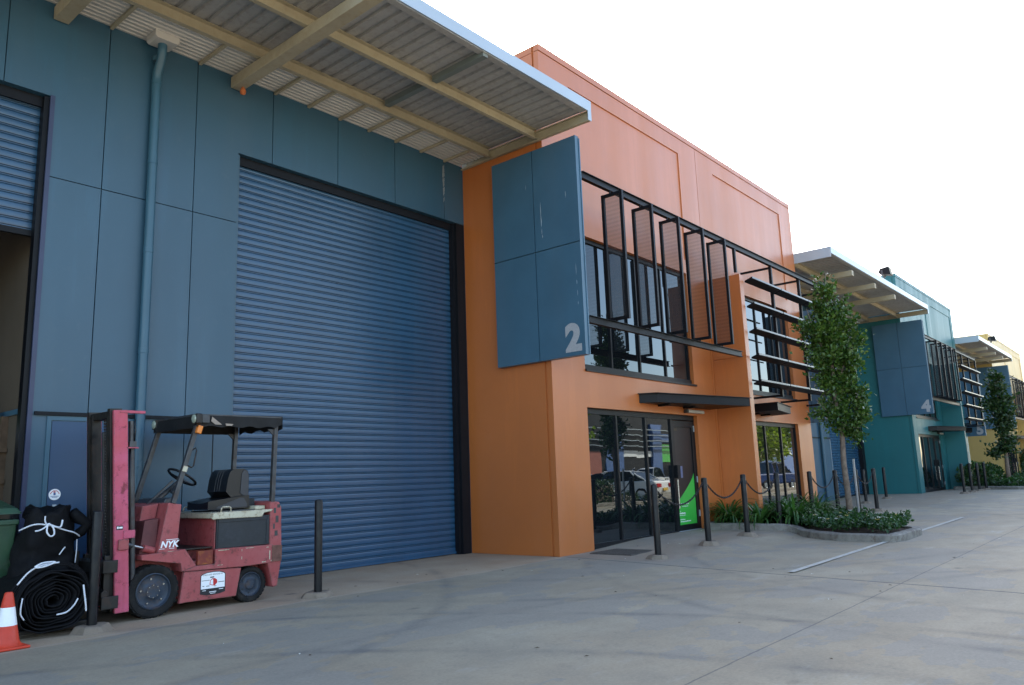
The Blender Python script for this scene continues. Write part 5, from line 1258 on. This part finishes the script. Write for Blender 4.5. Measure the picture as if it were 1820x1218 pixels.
inn.box(MT(2.06), MT(2.06, 0.1), Y0 + 0.05, Y0 + 0.62, 2.03, 2.10); inn.box(MT(1.0, 0.06), MT(1.0, 0.1), Y0 + 0.05, Y0 + 0.62, 0.9, 1.0); inn.box(MT(0.3), MT(0.3, 0.1), Y0 + 0.05, Y0 + 0.62, 0.22, 0.32)
inn.build('inner_mast', M['mastblack'], FL)
cy = MB(); cy.cyl((MT(2.0, 0.07), Y0 + 0.34, 1.9), (MT(0.25, 0.07), Y0 + 0.34, 0.25), 0.042, 14); cy.cyl((MT(2.0, 0.20), Y0 + 0.06, 2.0), (MT(0.25, 0.20), Y0 + 0.06, 0.25), 0.028, 12); cy.cyl((MT(2.0, 0.20), Y0 + 0.6, 2.0), (MT(0.25, 0.20), Y0 + 0.6, 0.25), 0.028, 12)
cy.build('lift_cylinder', M['steelgrey'], FL, smooth=True)
for y in (Y0 + 0.22, Y0 + 0.27):
    z = 2.0; chn = MB()
    while z > 0.62: chn.box(MT(z, 0.015), MT(z, 0.035), y - 0.012, y + 0.012, z, z + 0.022); z -= 0.03
    chn.build('lift_chain', M['mastblack'], FL)
br_ = MB(); br_.box(3.41, 3.67, Y0 - 0.005, Y0 + 0.03, 2.075, 2.105); br_.box(3.49, 3.62, Y0 + 0.0, Y0 + 0.03, 1.715, 1.73); br_.box(3.505, 3.62, Y0 - 0.012, Y0 + 0.06, 0.815, 0.895); br_.box(3.41, 3.67, Y0 + 0.62, Y0 + 0.66, 2.075, 2.105)
br_.build('mast_bracket', M['pink'], near, bevel=0.004)
vb = MB(); vb.box(3.53, 3.60, Y0 + 0.01, Y0 + 0.07, 1.73, 1.79); vb.build('valve_block', M['steelgrey'], FL, bevel=0.004)
hs = MB(); hs.tube([(3.58, Y0 + 0.03, 2.02), (3.59, Y0 + 0.03, 1.9), (3.585, Y0 + 0.03, 1.79)], 0.007, 6); hs.tube([(3.55, Y0 + 0.04, 1.71), (3.57, Y0 + 0.05, 1.3), (3.60, Y0 + 0.06, 0.9), (3.62, Y0 + 0.10, 0.7)], 0.011, 7); hs.build('hydraulic_hose', M['vinyl'], FL, smooth='all')
pl_ = MB(); pl_.box(3.435, 3.50, Y0 - 0.0018, Y0 - 0.0005, 0.905, 0.945, 0); pl_.box(3.462, 3.495, Y0 - 0.0028, Y0 - 0.0018, 0.917, 0.934, 1); pl_.box(3.44, 3.457, Y0 - 0.0028, Y0 - 0.0018, 0.915, 0.937, 1); pl_.build('data_plate', [M['black_ink'], M['reflective']], near)
tc = MB(); tc.cyl((3.51, Y0 - 0.02, 0.765), (3.51, Y0 + 0.03, 0.765), 0.05, 12); tc.box(3.455, 3.555, Y0 - 0.03, Y0 - 0.002, 0.705, 0.81); tc.build('tilt_pivot', M['red'], near, bevel=0.008)
tk = MB(); tk.cyl((3.55, Y0 + 0.04, 0.755), (3.62, Y0 + 0.05, 0.735), 0.026, 12, 0); tk.cyl((3.62, Y0 + 0.05, 0.735), (3.74, Y0 + 0.07, 0.70), 0.016, 12, 1); tk.cyl((3.74, Y0 + 0.07, 0.70), (3.86, Y0 + 0.09, 0.665), 0.036, 12, 2); tk.build('tilt_cylinder', [M['steelgrey'], M['chrome'], M['red']], FL, smooth=True)
# carriage and forks
ca = MB()
for z in (0.22, 0.50): ca.prism([(3.30, z), (3.36, z), (3.36, z + 0.10), (3.33, z + 0.13), (3.30, z + 0.10)], Y0 - 0.06, Y0 + 0.75, 'y')
for y in (Y0 + 0.08, Y0 + 0.56): ca.box(3.36, 3.43, y - 0.03, y + 0.03, 0.20, 0.66)
ca.box(3.30, 3.46, Y0 - 0.075, Y0 - 0.045, 0.16, 0.28); ca.box(3.30, 3.44, Y0 - 0.075, Y0 - 0.045, 0.50, 0.62)
ca.build('fork_carriage', M['mastblack'], FL, bevel=0.006)
for y in (Y0 + 0.06, Y0 + 0.55):
    fk = MB(); fk.prism([(3.255, 0.03), (3.298, 0.03), (3.298, 0.70), (3.275, 0.70), (3.262, 0.68), (3.258, 0.085), (2.35, 0.060), (2.30, 0.045), (2.30, 0.035)], y - 0.05, y + 0.05, 'y'); fk.build('fork', M['mastblack'], FL, bevel=0.005)

# ------------------------------------------------------------------ litter on the paving
lt = MB(); random.seed(5)
for k in range(70):
    x = 3.5 + 14 * random.random(); y = 1.5 + 7 * random.random(); a = random.random() * PI; s = 0.008 + 0.018 * random.random(); z = gz(x, y) + 0.006
    d = Vector((math.cos(a), math.sin(a), 0)) * s; e = Vector((-math.sin(a), math.cos(a), 0)) * s * 0.45
    c = Vector((x, y, z)); lt.add([c - d, c + e + Vector((0, 0, 0.006)), c + d, c - e + Vector((0, 0, 0.005))], [(0, 1, 2, 3)], 0 if k % 4 else 1)
tag(lt.build('leaf_litter', [M['rubbish'], M['petal']], fix=False), 'scattered dry leaves and scraps on the concrete', 'litter', kind='stuff')

# ------------------------------------------------------------------ the other side of the yard (seen in the glass)
def hedge():
    t = thing('hedge', (24.8, -2.9, 0), 'clipped dark hedge across the yard, seen in the shop glass', 'hedge')
    mb = MB(); P = []
    for k in range(4200):
        x, y, z = 21.5 + 6.7 * rng.random(), -3.4 + 1.0 * rng.random(), 0.05 + 0.9 * rng.random()
        f = rng.integers(0, 3)
        if f == 0: z = 0.95 + 0.06 * rng.normal()
        elif f == 1: y = -2.4 + 0.05 * rng.normal()
        P.append((x, y, z))
    leafquads(mb, P, 0.11, 0.3, 0, 0.4); mb.build('foliage', M['hedge'], t, fix=False)
    k = MB(); k.box(21.6, 28.1, -3.3, -2.5, 0.0, 0.85); k.build('branches', M['bark'], t)
hedge()
shrub(29.6, -2.75, 0.35, 0.45, 'low sunlit bush by the kerb across the yard, left of the sedan in the glass', 500, 0.07, 'hedge')
shrub(31.2, -2.75, 0.38, 0.42, 'low sunlit bush by the kerb across the yard, before the sedan in the glass', 500, 0.07, 'hedge')
kb = MB(); kb.box(18, 70, -2.38, -2.22, 0.0, 0.14); tag(kb.build('kerb', M['concrete'], loc=(44, -2.3, 0), bevel=0.02), kind='structure')
def car(name, label, loc, rz, paint, kind):
    L, W_, H = (4.4, 1.72, 1.42) if kind == 'sedan' else (4.9, 1.8, 1.7)
    t = thing(name, (0, 0, 0), label, 'car')
    # side outline (x forward)
    if kind == 'sedan':
        body = [(-2.15, 0.30), (-2.2, 0.60), (-2.12, 0.92), (-1.45, 0.97), (1.0, 0.93), (1.95, 0.80), (2.18, 0.62), (2.18, 0.28)]
        cab = [(-1.55, 0.95), (-0.85, 1.38), (-0.1, 1.43), (0.35, 1.38), (1.15, 0.93)]
    else:
        body = [(-2.4, 0.42), (-2.42, 0.98), (-0.3, 1.0), (1.3, 1.02), (2.25, 0.92), (2.42, 0.7), (2.42, 0.38)]
        cab = [(-0.45, 1.0), (-0.35, 1.62), (0.4, 1.70), (0.75, 1.62), (1.35, 1.02)]
    b = MB(); b.prism(body, -W_ / 2, W_ / 2, 'y'); b.build('body', paint, t, bevel=0.08)
    c = MB(); n = len(cab); vs = [(x, s * (W_ / 2 - 0.06 - 0.18 * (z - cab[0][1]) / 0.5), z) for s in (-1, 1) for x, z in cab]
    c.add(vs, [tuple(range(n)), tuple(range(2 * n - 1, n - 1, -1))] + [(i, i + n, i + n + 1, i + 1) for i in range(n - 1)])
    c.build('cabin', M['carglass'], t, bevel=0.03)
    r = MB(); i0, i1 = 1, n - 2; r.add([(cab[i][0], s * (W_ / 2 - 0.06 - 0.18 * (cab[i][1] - cab[0][1]) / 0.5 - 0.01), cab[i][1] + 0.012) for i in range(i0, i1 + 1) for s in (-1, 1)], [(2 * k, 2 * k + 1, 2 * k + 3, 2 * k + 2) for k in range(i1 - i0)])
    for s in (-1, 1):
        for (a, bb) in ((0, 1), (n - 2, n - 1)):
            P = [Vector((cab[q][0], s * (W_ / 2 - 0.05 - 0.18 * (cab[q][1] - cab[0][1]) / 0.5), cab[q][1])) for q in (a, bb)]; r.bar(P[0], P[1], 0.05, 0.05)
    r.build('roof', paint, t)
    for x in (-1.3, 1.32):
        for s in (-1, 1):
            w = MB(); w.lathe((x, s * (W_ / 2 - 0.09), 0.32), [(0.2, -0.1), (0.3, -0.1), (0.32, -0.06), (0.32, 0.06), (0.3, 0.1), (0.2, 0.1)], 'y', 24); wo = w.build('wheel', M['rubber'], t, smooth=True)
            q = MB(); q.lathe((x, s * (W_ / 2 - 0.09), 0.32), [(0.2, s * 0.09), (0.16, s * 0.06), (0.0, s * 0.08)], 'y', 18); q.build('rim', M['zinc'], wo)
    for s in (-1, 1):
        q = MB(); q.box(-2.24, -2.17, s * 0.62 - 0.17, s * 0.62 + 0.17, 0.62, 0.80); q.build('tail_light', M['taillight'], t, bevel=0.02)
        q = MB(); q.box(2.12, 2.2, s * 0.6 - 0.18, s * 0.6 + 0.18, 0.6, 0.74); q.build('headlight', M['lampglass'], t, bevel=0.02)
    q = MB(); q.box(-2.235, -2.19, -0.25, 0.25, 0.46, 0.58); q.build('number_plate', M['dirtyyellow'], t)
    if kind == 'sedan':
        q = MB(); q.box(-2.1, -1.85, -0.7, 0.7, 1.03, 1.06); q.box(-2.0, -1.95, -0.6, -0.55, 0.95, 1.03); q.box(-2.0, -1.95, 0.55, 0.6, 0.95, 1.03); q.build('spoiler', paint, t)
    t.location = loc; t.rotation_euler = (0, 0, rz)
    return t
car('parked_car', 'silver white sedan with a rear spoiler, reflected in the shop glass', (33.0, -5.2, 0), math.radians(-92), M['carwhite'], 'sedan')
car('parked_ute', 'dark blue utility parked across the yard, reflected in the right glass', (47.5, -3.8, 0), math.radians(8), M['carblue'], 'ute')
car('parked_ute', 'white utility parked before the opposite units, reflected in the shop glass', (48.0, -12.5, 0), math.radians(175), M['carwhite'], 'ute')
car('parked_car', 'white car behind the hedge, reflected at the left end of the shop glass', (40.9, -11.5, 0), math.radians(100), M['carwhite'], 'sedan')
# row of units opposite
op = thing('opposite_building', (62, -18, 0), 'long row of units across the yard, seen only in the glass', 'building')
w = MB(); w.box(30, 110, -30, -18, 0, 6.1); w.build('wall', M['black'], op)
for i, (xa, xb, m) in enumerate(((33, 38, 'brick'), (46, 49.5, 'brick'), (51.3, 53.2, 'steelblue'), (57.6, 59.2, 'steelblue'), (62.2, 64.0, 'steelblue'), (70, 76, 'brick'), (80, 90, 'steelblue'))):
    p = MB(); p.box(xa, xb, -18.4, -17.8, 0, 5.4 if m == 'steelblue' else 3.1); p.build('pilaster', M[m], op)
for (xa, xb, z0, z1, m) in ((53.2, 57.6, 2.65, 3.15, 'white'), (59.3, 62.1, 3.9, 4.6, 'steelblue'), (59.3, 62.1, 2.2, 3.7, 'postgreen'), (38, 46, 3.0, 3.3, 'brick')):
    p = MB(); p.box(xa, xb, -18.1, -17.9, z0, z1); p.build('sign_band', M[m], op)
for z in (3.5, 3.95, 4.4, 4.85): 
    p = MB(); p.box(38, 68, -17.6, -17.4, z, z + 0.04); p.build('louvre_shelf', M['zinc'], op)
yb = MB(); yb.prism([(60.8, 0), (60.8, 1.5), (61.4, 2.0), (64, 2.0), (64, 0)], -17.2, -16.0, 'y')
tag(yb.build('skip_bin', M['dirtyyellow'], loc=(62, -16.5, 0), bevel=0.05), 'yellow skip bin before the opposite units, a bright patch in the shop glass', 'skip bin')
def big_tree(x, y, h, r, label, n):
    base = (x, y, 0); lob = []
    random.seed(int(x))
    for k in range(9): lob.append(((random.random() - 0.5) * r * 1.4, h * (0.45 + 0.5 * random.random()), r * (0.45 + 0.2 * random.random()), r * (0.35 + 0.2 * random.random()), (random.random() - 0.5) * r * 1.2))
    tree('broad_tree', base, label, lob, n, 0.30, 0.16, [(0, -0.1, 0, 1.2), (0.05, h * 0.3, 0, 1.0), (0, h * 0.6, 0, 0.6), (0, h * 0.9, 0, 0.2)], M['leafbig'])
big_tree(56, -7.5, 5.6, 3.2, 'sunlit broad tree across the yard, reflected in the right shop glass', 3600)
big_tree(62, -8.5, 6.2, 3.4, 'second sunlit broad tree across the yard, further right in the reflection', 3600)
big_tree(29.5, -7.0, 6.2, 2.0, 'shady tree behind the hedge, dark in the left shop glass', 2200)

# ------------------------------------------------------------------ light, sky, camera
AZ, EL = math.radians(57), math.radians(34)
sdir = Vector((math.sin(AZ) * math.cos(EL), math.cos(AZ) * math.cos(EL), math.sin(EL)))
sl = bpy.data.lights.new('sun', 'SUN'); sl.energy = 5.0; sl.angle = math.radians(0.5); sl.color = (1.0, 0.91, 0.77)
so = bpy.data.objects.new('sun', sl); COL.objects.link(so); so.rotation_euler = sdir.to_track_quat('Z', 'Y').to_euler(); so.location = (0, 0, 30)
wld = bpy.data.worlds.new('World'); scene.world = wld; wld.use_nodes = True
nt = wld.node_tree; bg = nt.nodes['Background']; sky = nt.nodes.new('ShaderNodeTexSky'); sky.sky_type = 'NISHITA'; sky.sun_disc = False
sky.sun_elevation = EL; sky.sun_rotation = AZ; sky.air_density = 1.0; sky.dust_density = 1.6; sky.ozone_density = 0.6; sky.altitude = 50
nt.links.new(sky.outputs[0], bg.inputs['Color']); bg.inputs['Strength'].default_value = 0.15

yaw, pitch, roll, F = math.radians(49.87034217), math.radians(9.96504686), math.radians(-2.02558432), 1369.2
f = Vector((math.sin(yaw) * math.cos(pitch), math.cos(yaw) * math.cos(pitch), math.sin(pitch)))
r0 = Vector((math.cos(yaw), -math.sin(yaw), 0)); u0 = r0.cross(f)
r1 = r0 * math.cos(roll) + u0 * math.sin(roll); u1 = -r0 * math.sin(roll) + u0 * math.cos(roll)
cam = bpy.data.cameras.new('camera'); co = bpy.data.objects.new('camera', cam); COL.objects.link(co)
cam.sensor_fit = 'HORIZONTAL'; cam.sensor_width = 36.0; cam.lens = F / 1820 * 36.0; cam.clip_end = 3000; cam.clip_start = 0.05
co.matrix_world = Matrix(((r1.x, u1.x, -f.x, 0), (r1.y, u1.y, -f.y, 0), (r1.z, u1.z, -f.z, 1.28), (0, 0, 0, 1)))
scene.camera = co
vs_ = scene.view_settings; vs_.view_transform = 'Standard'; vs_.look = 'None'; vs_.exposure = 1.95; vs_.gamma = 1.0
